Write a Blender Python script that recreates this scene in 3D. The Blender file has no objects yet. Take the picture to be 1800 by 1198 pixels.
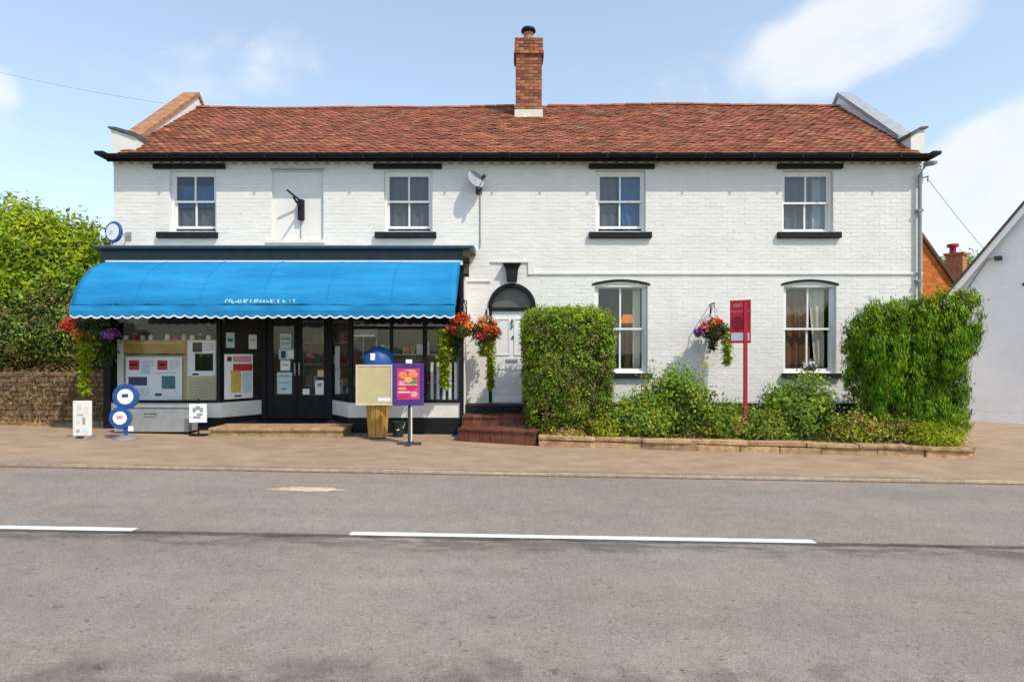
import bpy, math, random
import numpy as np
from mathutils import Vector, Matrix

random.seed(7)
rng = np.random.default_rng(11)
SC = bpy.context.scene
COL = SC.collection
R = math.radians

# ------------------------------------------------------------------ camera
CAM_H = 1.6
F = 1126.0                     # focal length in units of a picture 1800 wide
cam = bpy.data.cameras.new('camera')
cam.sensor_width = 36.0
cam.lens = F / 1800 * 36.0
cam.shift_y = 21 / 1800
cam.clip_end = 3000
cam_o = bpy.data.objects.new('camera', cam)
cam_o.location = (0, 0, CAM_H)
cam_o.rotation_euler = (R(90), 0, 0)
COL.objects.link(cam_o)
SC.camera = cam_o

# ------------------------------------------------------------------ light
SUN = Vector((1.0, -1.0, 1.75)).normalized()
SUN_EL = math.asin(SUN.z)
SUN_AZ = math.atan2(SUN.x, SUN.y)
EXPOSURE = 0.58
SKY_STRENGTH = 0.15
sun = bpy.data.lights.new('sun', 'SUN')
sun.energy = 2.7
sun.angle = R(0.6)
sun.color = (1.0, 0.91, 0.76)
sun_o = bpy.data.objects.new('sun', sun)
sun_o.rotation_euler = (-SUN).to_track_quat('-Z', 'Y').to_euler()
sun_o.location = (20, -20, 35)
COL.objects.link(sun_o)

world = bpy.data.worlds.new('World')
SC.world = world
world.use_nodes = True
wt = world.node_tree
wt.nodes.clear()
def wn(kind, **kw):
    n = wt.nodes.new(kind)
    for k, v in kw.items():
        setattr(n, k, v)
    return n
w_out = wn('ShaderNodeOutputWorld')
w_bg = wn('ShaderNodeBackground')
w_bg.inputs['Strength'].default_value = SKY_STRENGTH
sky = wn('ShaderNodeTexSky', sky_type='NISHITA')
sky.sun_disc = False
sky.sun_elevation = SUN_EL
sky.sun_rotation = SUN_AZ
sky.air_density = 1.15
sky.dust_density = 0.8
sky.ozone_density = 1.0
w_tc = wn('ShaderNodeTexCoord')
w_map = wn('ShaderNodeMapping')
w_map.inputs['Scale'].default_value = (1.0, 1.0, 2.0)
w_map.inputs['Location'].default_value = (3.1, 1.7, 0.4)
w_noise = wn('ShaderNodeTexNoise')
w_noise.inputs['Scale'].default_value = 4.2
w_noise.inputs['Detail'].default_value = 9
w_noise.inputs['Roughness'].default_value = 0.58
w_noise.inputs['Distortion'].default_value = 0.5
L = wt.links.new
L(w_tc.outputs['Generated'], w_map.inputs['Vector'])
L(w_map.outputs['Vector'], w_noise.inputs['Vector'])
def px_dir(x, y):
    return Vector(((x - 900) / F, 1, (620 - y) / F)).normalized()
CLOUDS = [(1350, 130, .07, .45), (1420, 100, .085, .6), (1500, 65, .09, .7), (1590, 30, .085, .55), (1670, -5, .08, .45),
          (1230, 165, .08, .32), (1120, 178, .07, .25),
          (1740, 330, .12, .60), (1800, 290, .11, .5), (1790, 420, .13, .7), (1690, 390, .1, .4), (1900, 380, .2, .8),
          (500, 108, .07, .36), (400, 116, .07, .34), (320, 125, .05, .25), (590, 108, .05, .2), (5, 155, .03, .55), (-80, 170, .08, .5)]
acc = None
for (cx, cy, r, a) in CLOUDS:
    dp = wn('ShaderNodeVectorMath', operation='DOT_PRODUCT')
    nm = wn('ShaderNodeVectorMath', operation='NORMALIZE')
    L(w_tc.outputs['Generated'], nm.inputs[0])
    L(nm.outputs['Vector'], dp.inputs[0])
    dp.inputs[1].default_value = px_dir(cx, cy)
    mr = wn('ShaderNodeMapRange', interpolation_type='SMOOTHSTEP')
    mr.inputs['From Min'].default_value = math.cos(r)
    mr.inputs['From Max'].default_value = 1.0
    mr.inputs['To Max'].default_value = a
    L(dp.outputs['Value'], mr.inputs['Value'])
    if acc is None:
        acc = mr.outputs['Result']
    else:
        ad = wn('ShaderNodeMath', operation='ADD')
        L(acc, ad.inputs[0]); L(mr.outputs['Result'], ad.inputs[1])
        acc = ad.outputs['Value']
cl = wn('ShaderNodeMath', operation='MINIMUM'); cl.inputs[1].default_value = 1.0
L(acc, cl.inputs[0])
sc1 = wn('ShaderNodeMath', operation='MULTIPLY'); sc1.inputs[1].default_value = 0.50
L(cl.outputs['Value'], sc1.inputs[0])
ad2 = wn('ShaderNodeMath', operation='ADD')
L(sc1.outputs['Value'], ad2.inputs[0]); L(w_noise.outputs['Fac'], ad2.inputs[1])
cm = wn('ShaderNodeMapRange', interpolation_type='SMOOTHSTEP')
cm.inputs['From Min'].default_value = 0.58
cm.inputs['From Max'].default_value = 1.02
cm.inputs['To Min'].default_value = 0.25
cm.inputs['To Max'].default_value = 0.92
L(ad2.outputs['Value'], cm.inputs['Value'])
tint = wn('ShaderNodeMix', data_type='RGBA', blend_type='MULTIPLY')
tint.inputs[0].default_value = 1.0
tint.inputs[7].default_value = (0.97, 1.02, 1.02, 1)
L(sky.outputs['Color'], tint.inputs[6])
mixc = wn('ShaderNodeMix', data_type='RGBA')
L(cm.outputs['Result'], mixc.inputs[0])
L(tint.outputs[2], mixc.inputs[6])
mixc.inputs[7].default_value = (4.2, 4.35, 4.55, 1)
L(mixc.outputs[2], w_bg.inputs['Color'])
L(w_bg.outputs['Background'], w_out.inputs['Surface'])

SC.view_settings.view_transform = 'Standard'
SC.view_settings.look = 'None'
SC.view_settings.gamma = 1.0
SC.view_settings.use_curve_mapping = False
SC.view_settings.exposure = EXPOSURE

# ------------------------------------------------------------------ materials
MATS = {}
def pm(name, c, var=0.12, scale=6.0, rough=0.7, bump=0.0, bscale=40.0, c2=None, island=0.0, spec=0.3, metal=0.0, trans=0.0, detail=5, stretch=(1, 1, 1), over=None):
    """plain procedural material: base colour broken up by noise, optional second colour, per-piece variation and fine relief"""
    m = bpy.data.materials.new(name); m.use_nodes = True
    nt = m.node_tree; n = nt.nodes; l = nt.links.new
    bs = n['Principled BSDF']
    tc = n.new('ShaderNodeTexCoord')
    mp = n.new('ShaderNodeMapping'); mp.inputs['Scale'].default_value = stretch
    l(tc.outputs['Object'], mp.inputs['Vector'])
    no = n.new('ShaderNodeTexNoise'); no.inputs['Scale'].default_value = scale; no.inputs['Detail'].default_value = detail
    no.inputs['Roughness'].default_value = 0.62
    l(mp.outputs['Vector'], no.inputs['Vector'])
    mr = n.new('ShaderNodeMapRange'); mr.inputs['From Min'].default_value = 0.3; mr.inputs['From Max'].default_value = 0.7
    l(no.outputs['Fac'], mr.inputs['Value'])
    mx = n.new('ShaderNodeMix'); mx.data_type = 'RGBA'
    a = tuple(max(0, v * (1 - var)) for v in c)
    b = c2 if c2 else tuple(min(1, v * (1 + var)) for v in c)
    mx.inputs[6].default_value = (*a, 1); mx.inputs[7].default_value = (*b, 1)
    l(mr.outputs['Result'], mx.inputs[0])
    col = mx.outputs[2]
    if island > 0:
        ge = n.new('ShaderNodeNewGeometry'); oi = n.new('ShaderNodeObjectInfo')
        ad = n.new('ShaderNodeMath'); ad.operation = 'ADD'
        l(ge.outputs['Random Per Island'], ad.inputs[0]); l(oi.outputs['Random'], ad.inputs[1])
        fr = n.new('ShaderNodeMath'); fr.operation = 'FRACT'; l(ad.outputs[0], fr.inputs[0])
        mr2 = n.new('ShaderNodeMapRange'); mr2.inputs['To Min'].default_value = 1 - island; mr2.inputs['To Max'].default_value = 1 + island
        l(fr.outputs[0], mr2.inputs['Value'])
        hs = n.new('ShaderNodeHueSaturation')
        l(col, hs.inputs['Color']); l(mr2.outputs['Result'], hs.inputs['Value'])
        hm = n.new('ShaderNodeMapRange'); hm.inputs['To Min'].default_value = 0.5 - island * 0.05; hm.inputs['To Max'].default_value = 0.5 + island * 0.05
        mu = n.new('ShaderNodeMath'); mu.operation = 'MULTIPLY'; mu.inputs[1].default_value = 7.31
        fr2 = n.new('ShaderNodeMath'); fr2.operation = 'FRACT'
        l(fr.outputs[0], mu.inputs[0]); l(mu.outputs[0], fr2.inputs[0]); l(fr2.outputs[0], hm.inputs['Value'])
        l(hm.outputs['Result'], hs.inputs['Hue'])
        col = hs.outputs['Color']
    for (oc, osc, ost, lo, hi, amt) in (over or ()):       # stains, lichen, wear and the awning's painted fold light, shaped by noise
        mo = n.new('ShaderNodeMapping'); mo.inputs['Scale'].default_value = ost; mo.inputs['Location'].default_value = (osc, 2.7, 1.3)
        l(tc.outputs['Object'], mo.inputs['Vector'])
        on = n.new('ShaderNodeTexNoise'); on.inputs['Scale'].default_value = osc; on.inputs['Detail'].default_value = 8; on.inputs['Roughness'].default_value = 0.65
        l(mo.outputs['Vector'], on.inputs['Vector'])
        orr = n.new('ShaderNodeMapRange'); orr.interpolation_type = 'SMOOTHSTEP'
        orr.inputs['From Min'].default_value = lo; orr.inputs['From Max'].default_value = hi; orr.inputs['To Max'].default_value = amt
        l(on.outputs['Fac'], orr.inputs['Value'])
        om = n.new('ShaderNodeMix'); om.data_type = 'RGBA'; om.inputs[7].default_value = (*oc, 1)
        l(orr.outputs['Result'], om.inputs[0]); l(col, om.inputs[6]); col = om.outputs[2]
    l(col, bs.inputs['Base Color'])
    bs.inputs['Roughness'].default_value = rough
    bs.inputs['Specular IOR Level'].default_value = spec
    bs.inputs['Metallic'].default_value = metal
    if bump > 0:
        nb = n.new('ShaderNodeTexNoise'); nb.inputs['Scale'].default_value = bscale; nb.inputs['Detail'].default_value = 6
        l(tc.outputs['Object'], nb.inputs['Vector'])
        bu = n.new('ShaderNodeBump'); bu.inputs['Strength'].default_value = bump; bu.inputs['Distance'].default_value = 0.02
        l(nb.outputs['Fac'], bu.inputs['Height']); l(bu.outputs['Normal'], bs.inputs['Normal'])
    if trans > 0:
        tr = n.new('ShaderNodeBsdfTranslucent'); ms = n.new('ShaderNodeMixShader'); ms.inputs[0].default_value = trans
        l(col, tr.inputs['Color']); l(bs.outputs[0], ms.inputs[1]); l(tr.outputs[0], ms.inputs[2])
        l(ms.outputs[0], n['Material Output'].inputs['Surface'])
    MATS[name] = m
    return m

def glass_mat(name, tint=(0.86, 0.9, 0.9), refl=0.07):
    m = bpy.data.materials.new(name); m.use_nodes = True
    nt = m.node_tree; n = nt.nodes; l = nt.links.new
    n.remove(n['Principled BSDF'])
    t = n.new('ShaderNodeBsdfTransparent'); t.inputs['Color'].default_value = (*tint, 1)
    g = n.new('ShaderNodeBsdfGlossy'); g.inputs['Roughness'].default_value = 0.015
    tc = n.new('ShaderNodeTexCoord'); nb = n.new('ShaderNodeTexNoise'); nb.inputs['Scale'].default_value = 2.5
    l(tc.outputs['Object'], nb.inputs['Vector'])
    bu = n.new('ShaderNodeBump'); bu.inputs['Strength'].default_value = 0.05; bu.inputs['Distance'].default_value = 0.05
    l(nb.outputs['Fac'], bu.inputs['Height']); l(bu.outputs['Normal'], g.inputs['Normal'])
    lw = n.new('ShaderNodeLayerWeight'); lw.inputs['Blend'].default_value = 0.5
    pw = n.new('ShaderNodeMath'); pw.operation = 'POWER'; pw.inputs[1].default_value = 5.0
    l(lw.outputs['Facing'], pw.inputs[0])
    ad = n.new('ShaderNodeMath'); ad.operation = 'MULTIPLY_ADD'; ad.inputs[1].default_value = 0.94 - refl; ad.inputs[2].default_value = refl; ad.use_clamp = True
    l(pw.outputs[0], ad.inputs[0])
    ms = n.new('ShaderNodeMixShader')
    l(ad.outputs[0], ms.inputs[0]); l(t.outputs[0], ms.inputs[1]); l(g.outputs[0], ms.inputs[2])
    l(ms.outputs[0], n['Material Output'].inputs['Surface'])
    MATS[name] = m
    return m

def glow_mat(name, c, s):
    m = bpy.data.materials.new(name); m.use_nodes = True
    bs = m.node_tree.nodes['Principled BSDF']
    bs.inputs['Base Color'].default_value = (*c, 1)
    bs.inputs['Emission Color'].default_value = (*c, 1)
    bs.inputs['Emission Strength'].default_value = s
    MATS[name] = m
    return m

pm('white_paint_brick', (0.735, 0.718, 0.692), 0.05, 2.2, 0.78, 0.25, 60, island=0.02,
   over=[((0.52, 0.51, 0.47), 1.6, (2.2, 1, 0.22), 0.56, 0.78, 0.30), ((0.58, 0.56, 0.50), 7.0, (1, 1, 1), 0.62, 0.72, 0.28)])
pm('white_mortar', (0.725, 0.708, 0.683), 0.05, 5, 0.85, 0.2, 80)
pm('white_gloss', (0.76, 0.76, 0.755), 0.04, 6, 0.4, spec=0.5)
pm('off_white', (0.72, 0.70, 0.66), 0.08, 4, 0.6)
pm('black_paint', (0.010, 0.011, 0.014), 0.4, 8, 0.6, spec=0.2)
pm('dark_sill', (0.017, 0.018, 0.024), 0.4, 12, 0.7, spec=0.15)
pm('gutter_black', (0.009, 0.008, 0.008), 0.3, 9, 0.6, spec=0.2)
pm('navy_paint', (0.012, 0.035, 0.055), 0.35, 5, 0.4, spec=0.5)
pm('slate', (0.10, 0.095, 0.095), 0.3, 10, 0.8, spec=0.2)
pm('lead', (0.30, 0.32, 0.35), 0.2, 10, 0.55, spec=0.4)
pm('clay_tile', (0.275, 0.093, 0.055), 0.35, 2.6, 0.92, 0.6, 70, c2=(0.44, 0.168, 0.095), island=0.30, detail=9,
   over=[((0.10, 0.055, 0.040), 9.0, (1, 1, 1), 0.55, 0.68, 0.6), ((0.30, 0.24, 0.13), 1.7, (1, 1, 1), 0.55, 0.74, 0.55), ((0.16, 0.065, 0.05), 0.9, (1, 1, 1), 0.52, 0.70, 0.5), ((0.45, 0.24, 0.16), 14.0, (1, 1, 1), 0.60, 0.70, 0.5)])
pm('coping_tile', (0.34, 0.17, 0.09), 0.35, 8, 0.9, 0.4, 50)
pm('cream_flash', (0.68, 0.64, 0.55), 0.12, 9, 0.8)
pm('chimney_brick', (0.30, 0.085, 0.045), 0.35, 14, 0.9, 0.5, 90, c2=(0.40, 0.17, 0.085), island=0.38)
pm('mortar', (0.38, 0.33, 0.27), 0.2, 20, 0.95)
pm('terracotta', (0.42, 0.22, 0.15), 0.2, 10, 0.85)
pm('orange_brick', (0.70, 0.235, 0.06), 0.16, 5, 0.9, 0.3, 40, island=0.18)
pm('awning_blue', (0.014, 0.225, 0.52), 0.2, 1.1, 0.8, 0.25, 120, c2=(0.028, 0.31, 0.62), trans=0.12, spec=0.12, stretch=(0.5, 1, 3), detail=8,
   over=[((0.10, 0.38, 0.62), 2.4, (0.25, 1, 5), 0.56, 0.75, 0.35), ((0.02, 0.14, 0.30), 3.5, (2.5, 1, 0.35), 0.60, 0.76, 0.30)])  # pale and dark streaks paint light and shade of the folds into the blue
pm('fabric_white', (0.78, 0.80, 0.82), 0.05, 20, 0.8)
pm('interior_beige', (0.30, 0.24, 0.18), 0.1, 3, 0.9)
pm('interior_dark', (0.10, 0.09, 0.085), 0.2, 3, 0.9)
pm('brown_wall', (0.20, 0.105, 0.06), 0.2, 3, 0.9)
pm('wood_floor', (0.12, 0.08, 0.05), 0.25, 5, 0.6)
pm('door_white', (0.78, 0.79, 0.80), 0.05, 4, 0.45, spec=0.5)
pm('fanlight_grey', (0.11, 0.10, 0.095), 0.15, 4, 0.35, spec=0.5)
pm('steel', (0.42, 0.43, 0.45), 0.15, 12, 0.4, spec=0.5, metal=0.6)
pm('dish_grey', (0.30, 0.32, 0.36), 0.1, 8, 0.5)
pm('cable_pale', (0.62, 0.66, 0.70), 0.1, 8, 0.6)
pm('pipe_grey', (0.26, 0.26, 0.27), 0.2, 9, 0.5)
pm('grey_panel', (0.28, 0.29, 0.30), 0.12, 6, 0.55)
pm('plastic_blue', (0.018, 0.075, 0.27), 0.25, 8, 0.5, spec=0.35)
pm('plastic_white', (0.80, 0.82, 0.84), 0.04, 8, 0.4, spec=0.5)
pm('paper_white', (0.82, 0.83, 0.84), 0.04, 12, 0.8)
pm('paper_blue', (0.50, 0.64, 0.70), 0.1, 9, 0.8)
pm('paper_pink', (0.66, 0.50, 0.56), 0.12, 16, 0.8)
pm('paper_pale', (0.62, 0.66, 0.60), 0.15, 18, 0.8)
pm('print_sage', (0.36, 0.44, 0.26), 0.2, 18, 0.8)
pm('paper_cream', (0.62, 0.50, 0.30), 0.08, 9, 0.8)
pm('print_red', (0.52, 0.03, 0.05), 0.15, 14, 0.7)
pm('print_teal', (0.06, 0.18, 0.21), 0.5, 22, 0.7)
pm('print_navy', (0.04, 0.05, 0.13), 0.5, 30, 0.7)
pm('print_dark', (0.05, 0.05, 0.06), 0.4, 30, 0.7)
pm('print_yellow', (0.62, 0.42, 0.10), 0.2, 14, 0.7)
pm('print_orange', (0.72, 0.24, 0.06), 0.25, 20, 0.7)
pm('print_magenta', (0.55, 0.04, 0.18), 0.3, 25, 0.7)
pm('print_purple', (0.06, 0.03, 0.20), 0.3, 9, 0.6)
pm('bucket_green', (0.012, 0.03, 0.018), 0.3, 8, 0.6)
pm('print_pink', (0.62, 0.30, 0.36), 0.2, 20, 0.7)
pm('print_green', (0.10, 0.22, 0.09), 0.4, 20, 0.7)
pm('board_wood', (0.40, 0.25, 0.055), 0.2, 5, 0.6, stretch=(1, 1, 6))
pm('board_beige', (0.52, 0.45, 0.26), 0.08, 4, 0.6)
pm('slat_wood', (0.44, 0.235, 0.055), 0.3, 12, 0.6, stretch=(3, 3, 0.4), island=0.2)
pm('sale_red', (0.62, 0.030, 0.050), 0.10, 6, 0.5, spec=0.3)
pm('sale_dark', (0.34, 0.012, 0.035), 0.15, 6, 0.5, spec=0.3)
pm('sale_pink', (0.66, 0.16, 0.18), 0.12, 8, 0.5)
pm('step_red', (0.15, 0.058, 0.040), 0.3, 14, 0.9, 0.3, 60, island=0.2, spec=0.1)
pm('stone_tan', (0.34, 0.20, 0.10), 0.3, 7, 0.95, 0.9, 24, c2=(0.52, 0.36, 0.20), island=0.16, detail=9)
pm('stone_rubble', (0.23, 0.14, 0.085), 0.35, 6, 0.95, 0.8, 25, c2=(0.36, 0.25, 0.165), island=0.3)
pm('soil', (0.20, 0.125, 0.07), 0.4, 14, 0.97, 0.9, 45)
pm('dry_grass', (0.46, 0.30, 0.11), 0.3, 3, 0.9, island=0.3, trans=0.25)
pm('twig', (0.14, 0.085, 0.05), 0.3, 10, 0.95)
pm('bark', (0.11, 0.075, 0.05), 0.35, 12, 0.95, 0.7, 30)
pm('leaf_bright', (0.22, 0.34, 0.012), 0.45, 1.3, 0.6, c2=(0.46, 0.55, 0.030), island=0.35, trans=0.35, spec=0.1)
pm('leaf_hedge', (0.125, 0.195, 0.025), 0.5, 1.6, 0.6, c2=(0.245, 0.29, 0.045), island=0.4, trans=0.25, spec=0.12)
pm('leaf_hedge_new', (0.21, 0.42, 0.016), 0.3, 1.6, 0.6, c2=(0.36, 0.56, 0.028), island=0.3, trans=0.3, spec=0.12)
pm('leaf_brown', (0.19, 0.125, 0.055), 0.4, 1.5, 0.9, c2=(0.32, 0.24, 0.10), island=0.4, trans=0.2, spec=0.12)
pm('leaf_laurel', (0.085, 0.25, 0.018), 0.4, 1.5, 0.5, c2=(0.25, 0.50, 0.02), island=0.4, trans=0.32, spec=0.12)
pm('leaf_bush', (0.12, 0.25, 0.030), 0.4, 1.8, 0.6, c2=(0.30, 0.45, 0.06), island=0.4, trans=0.25, spec=0.12)
pm('leaf_lime', (0.28, 0.34, 0.02), 0.3, 2.5, 0.6, c2=(0.44, 0.45, 0.035), island=0.35, trans=0.3, spec=0.12)
pm('leaf_trail', (0.26, 0.38, 0.012), 0.3, 4, 0.6, c2=(0.45, 0.52, 0.03), island=0.3, trans=0.3, spec=0.1)
pm('leaf_dark', (0.035, 0.07, 0.02), 0.4, 3, 0.6, c2=(0.07, 0.12, 0.03), island=0.35, trans=0.2, spec=0.12)
pm('petal_red', (0.62, 0.045, 0.025), 0.3, 8, 0.7, c2=(0.75, 0.15, 0.04), island=0.3, trans=0.2)
pm('petal_orange', (0.72, 0.20, 0.04), 0.3, 8, 0.7, c2=(0.78, 0.36, 0.06), island=0.3, trans=0.2)
pm('petal_purple', (0.20, 0.07, 0.33), 0.3, 8, 0.7, c2=(0.36, 0.16, 0.46), island=0.3, trans=0.2)
pm('petal_pink', (0.66, 0.16, 0.20), 0.3, 8, 0.7, island=0.3, trans=0.2)
pm('curtain_cream', (0.74, 0.67, 0.56), 0.08, 6, 0.9, trans=0.2)
pm('curtain_reflection_grey', (0.10, 0.095, 0.11), 0.1, 6, 0.9)
pm('curtain_reflection_blue', (0.020, 0.11, 0.28), 0.2, 5, 0.9)
pm('curtain_pale', (0.34, 0.35, 0.38), 0.1, 6, 0.9)
pm('curtain_brown', (0.17, 0.080, 0.048), 0.2, 5, 0.9)
pm('roof_brown', (0.15, 0.085, 0.055), 0.3, 6, 0.9, 0.4, 40, island=0.25)
pm('barge_brown', (0.085, 0.06, 0.045), 0.25, 6, 0.7)
pm('render_white', (0.76, 0.77, 0.79), 0.04, 2.5, 0.8, 0.2, 50, island=0.015, over=[((0.56, 0.57, 0.57), 1.2, (1.6, 1.6, 0.3), 0.55, 0.78, 0.35)])
pm('line_white', (0.72, 0.71, 0.68), 0.10, 12, 0.7, 0.3, 90, over=[((0.24, 0.22, 0.20), 26.0, (1, 1, 1), 0.60, 0.68, 0.8)])
pm('patch_cream', (0.56, 0.42, 0.31), 0.2, 8, 0.9, over=[((0.25, 0.21, 0.18), 6.0, (1, 1, 1), 0.48, 0.62, 0.8)])
pm('kerb_stone', (0.40, 0.32, 0.25), 0.3, 6, 0.9, 0.5, 40, island=0.18)
pm('field_green', (0.07, 0.10, 0.03), 0.3, 0.2, 0.95)
glass_mat('glass', tint=(0.93, 0.95, 0.95), refl=0.045)
glass_mat('shop_glass', tint=(0.95, 0.96, 0.97), refl=0.03)
glow_mat('lamp_glow', (0.9, 0.22, 0.02), 0.5)

def road_material():
    m = bpy.data.materials.new('road_asphalt'); m.use_nodes = True
    nt = m.node_tree; n = nt.nodes; l = nt.links.new
    bs = n['Principled BSDF']; bs.inputs['Roughness'].default_value = 0.9; bs.inputs['Specular IOR Level'].default_value = 0.2
    tc = n.new('ShaderNodeTexCoord')
    def noise(s, d, st=(1, 1, 1), loc=(0, 0, 0), ro=0.6):
        mp = n.new('ShaderNodeMapping'); mp.inputs['Scale'].default_value = st; mp.inputs['Location'].default_value = loc
        l(tc.outputs['Object'], mp.inputs['Vector'])
        t = n.new('ShaderNodeTexNoise'); t.inputs['Scale'].default_value = s; t.inputs['Detail'].default_value = d; t.inputs['Roughness'].default_value = ro
        l(mp.outputs['Vector'], t.inputs['Vector']); return t.outputs['Fac']
    def mrange(v, a, b, c, d):
        r = n.new('ShaderNodeMapRange'); r.interpolation_type = 'SMOOTHSTEP'
        for k, x in zip(('From Min', 'From Max', 'To Min', 'To Max'), (a, b, c, d)): r.inputs[k].default_value = x
        l(v, r.inputs['Value']); return r.outputs['Result']
    def mul(a, b):
        t = n.new('ShaderNodeMath'); t.operation = 'MULTIPLY'
        for i, v in enumerate((a, b)):
            if isinstance(v, (int, float)): t.inputs[i].default_value = v
            else: l(v, t.inputs[i])
        return t.outputs[0]
    def add(a, b):
        t = n.new('ShaderNodeMath'); t.operation = 'ADD'
        for i, v in enumerate((a, b)):
            if isinstance(v, (int, float)): t.inputs[i].default_value = v
            else: l(v, t.inputs[i])
        return t.outputs[0]
    grain = mrange(noise(110, 3, ro=0.75), 0.25, 0.75, 0.60, 1.38)
    grain2 = mrange(noise(30, 4, ro=0.7), 0.25, 0.75, 0.86, 1.14)
    mid = mrange(noise(5, 5), 0.3, 0.7, 0.93, 1.07)
    streak = mrange(noise(0.8, 6, (0.22, 1.6, 1), (4, 2, 0)), 0.3, 0.7, 0.93, 1.07)
    big = mrange(noise(0.45, 4, loc=(9, 3, 0)), 0.3, 0.7, 0.93, 1.07)
    # bare darker strip and tar along the crown joint of the road
    sx = n.new('ShaderNodeSeparateXYZ'); l(tc.outputs['Object'], sx.inputs[0])
    wob = mrange(noise(1.6, 5, (1, 0.3, 1)), 0.2, 0.8, -0.16, 0.16)
    yy = add(sx.outputs['Y'], wob)
    band = mul(mrange(yy, 5.10, 5.42, 0, 1), mrange(yy, 5.48, 5.62, 1, 0))
    tarn = mrange(noise(3.0, 6, (0.6, 2, 1), (1, 7, 0)), 0.36, 0.6, 0.15, 1.0)
    tar = mul(band, tarn)
    tarf = mrange(tar, 0, 1, 1.0, 0.60)
    # thin dark open joint beside the painted line
    joint = mul(mrange(add(sx.outputs['Y'], mrange(noise(3.0, 5, (1, .2, 1), (6, 1, 0)), 0.2, 0.8, -0.03, 0.03)), 5.52, 5.55, 0, 1), mrange(sx.outputs['Y'], 5.62, 5.66, 1, 0))
    jf = mrange(mul(joint, mrange(noise(2.2, 4, loc=(3, 3, 3)), 0.25, 0.5, 0.45, 1)), 0, 1, 1.0, 0.42)
    near = mrange(add(sx.outputs['Y'], mrange(noise(2.5, 6), 0.2, 0.8, -0.35, 0.35)), 2.9, 3.35, 0.66, 1.0)
    specks = mul(mrange(noise(20, 2, loc=(5, 5, 5), ro=0.4), 0.66, 0.74, 1.0, 0.62), mrange(noise(45, 2, loc=(2, 9, 5), ro=0.4), 0.64, 0.72, 1.0, 0.70))
    f = grain
    for t in (grain2, mid, streak, big, tarf, jf, near, specks): f = mul(f, t)
    mx = n.new('ShaderNodeMix'); mx.data_type = 'RGBA'
    mx.inputs[6].default_value = (0.246, 0.216, 0.192, 1); mx.inputs[7].default_value = (0.262, 0.220, 0.190, 1)
    l(mrange(noise(1.1, 4, loc=(2, 8, 1)), 0.35, 0.65, 0, 1), mx.inputs[0])
    vm = n.new('ShaderNodeVectorMath'); vm.operation = 'SCALE'
    l(mx.outputs[2], vm.inputs[0]); l(f, vm.inputs['Scale'])
    l(vm.outputs['Vector'], bs.inputs['Base Color'])
    bu = n.new('ShaderNodeBump'); bu.inputs['Strength'].default_value = 0.6; bu.inputs['Distance'].default_value = 0.012
    l(noise(70, 5), bu.inputs['Height']); l(bu.outputs['Normal'], bs.inputs['Normal'])
    MATS['road_asphalt'] = m
road_material()
pm('pavement_tan', (0.335, 0.232, 0.155), 0.16, 2.4, 0.93, 0.6, 120, c2=(0.425, 0.302, 0.205), stretch=(0.8, 1.2, 1), detail=10,
   over=[((0.20, 0.14, 0.10), 1.1, (0.6, 1.6, 1), 0.56, 0.72, 0.45), ((0.50, 0.385, 0.28), 2.6, (0.8, 1.3, 1), 0.58, 0.72, 0.40), ((0.15, 0.11, 0.085), 32.0, (1, 1, 1), 0.60, 0.68, 0.5), ((0.56, 0.44, 0.33), 40.0, (1, 1, 1), 0.60, 0.70, 0.4)])

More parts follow.
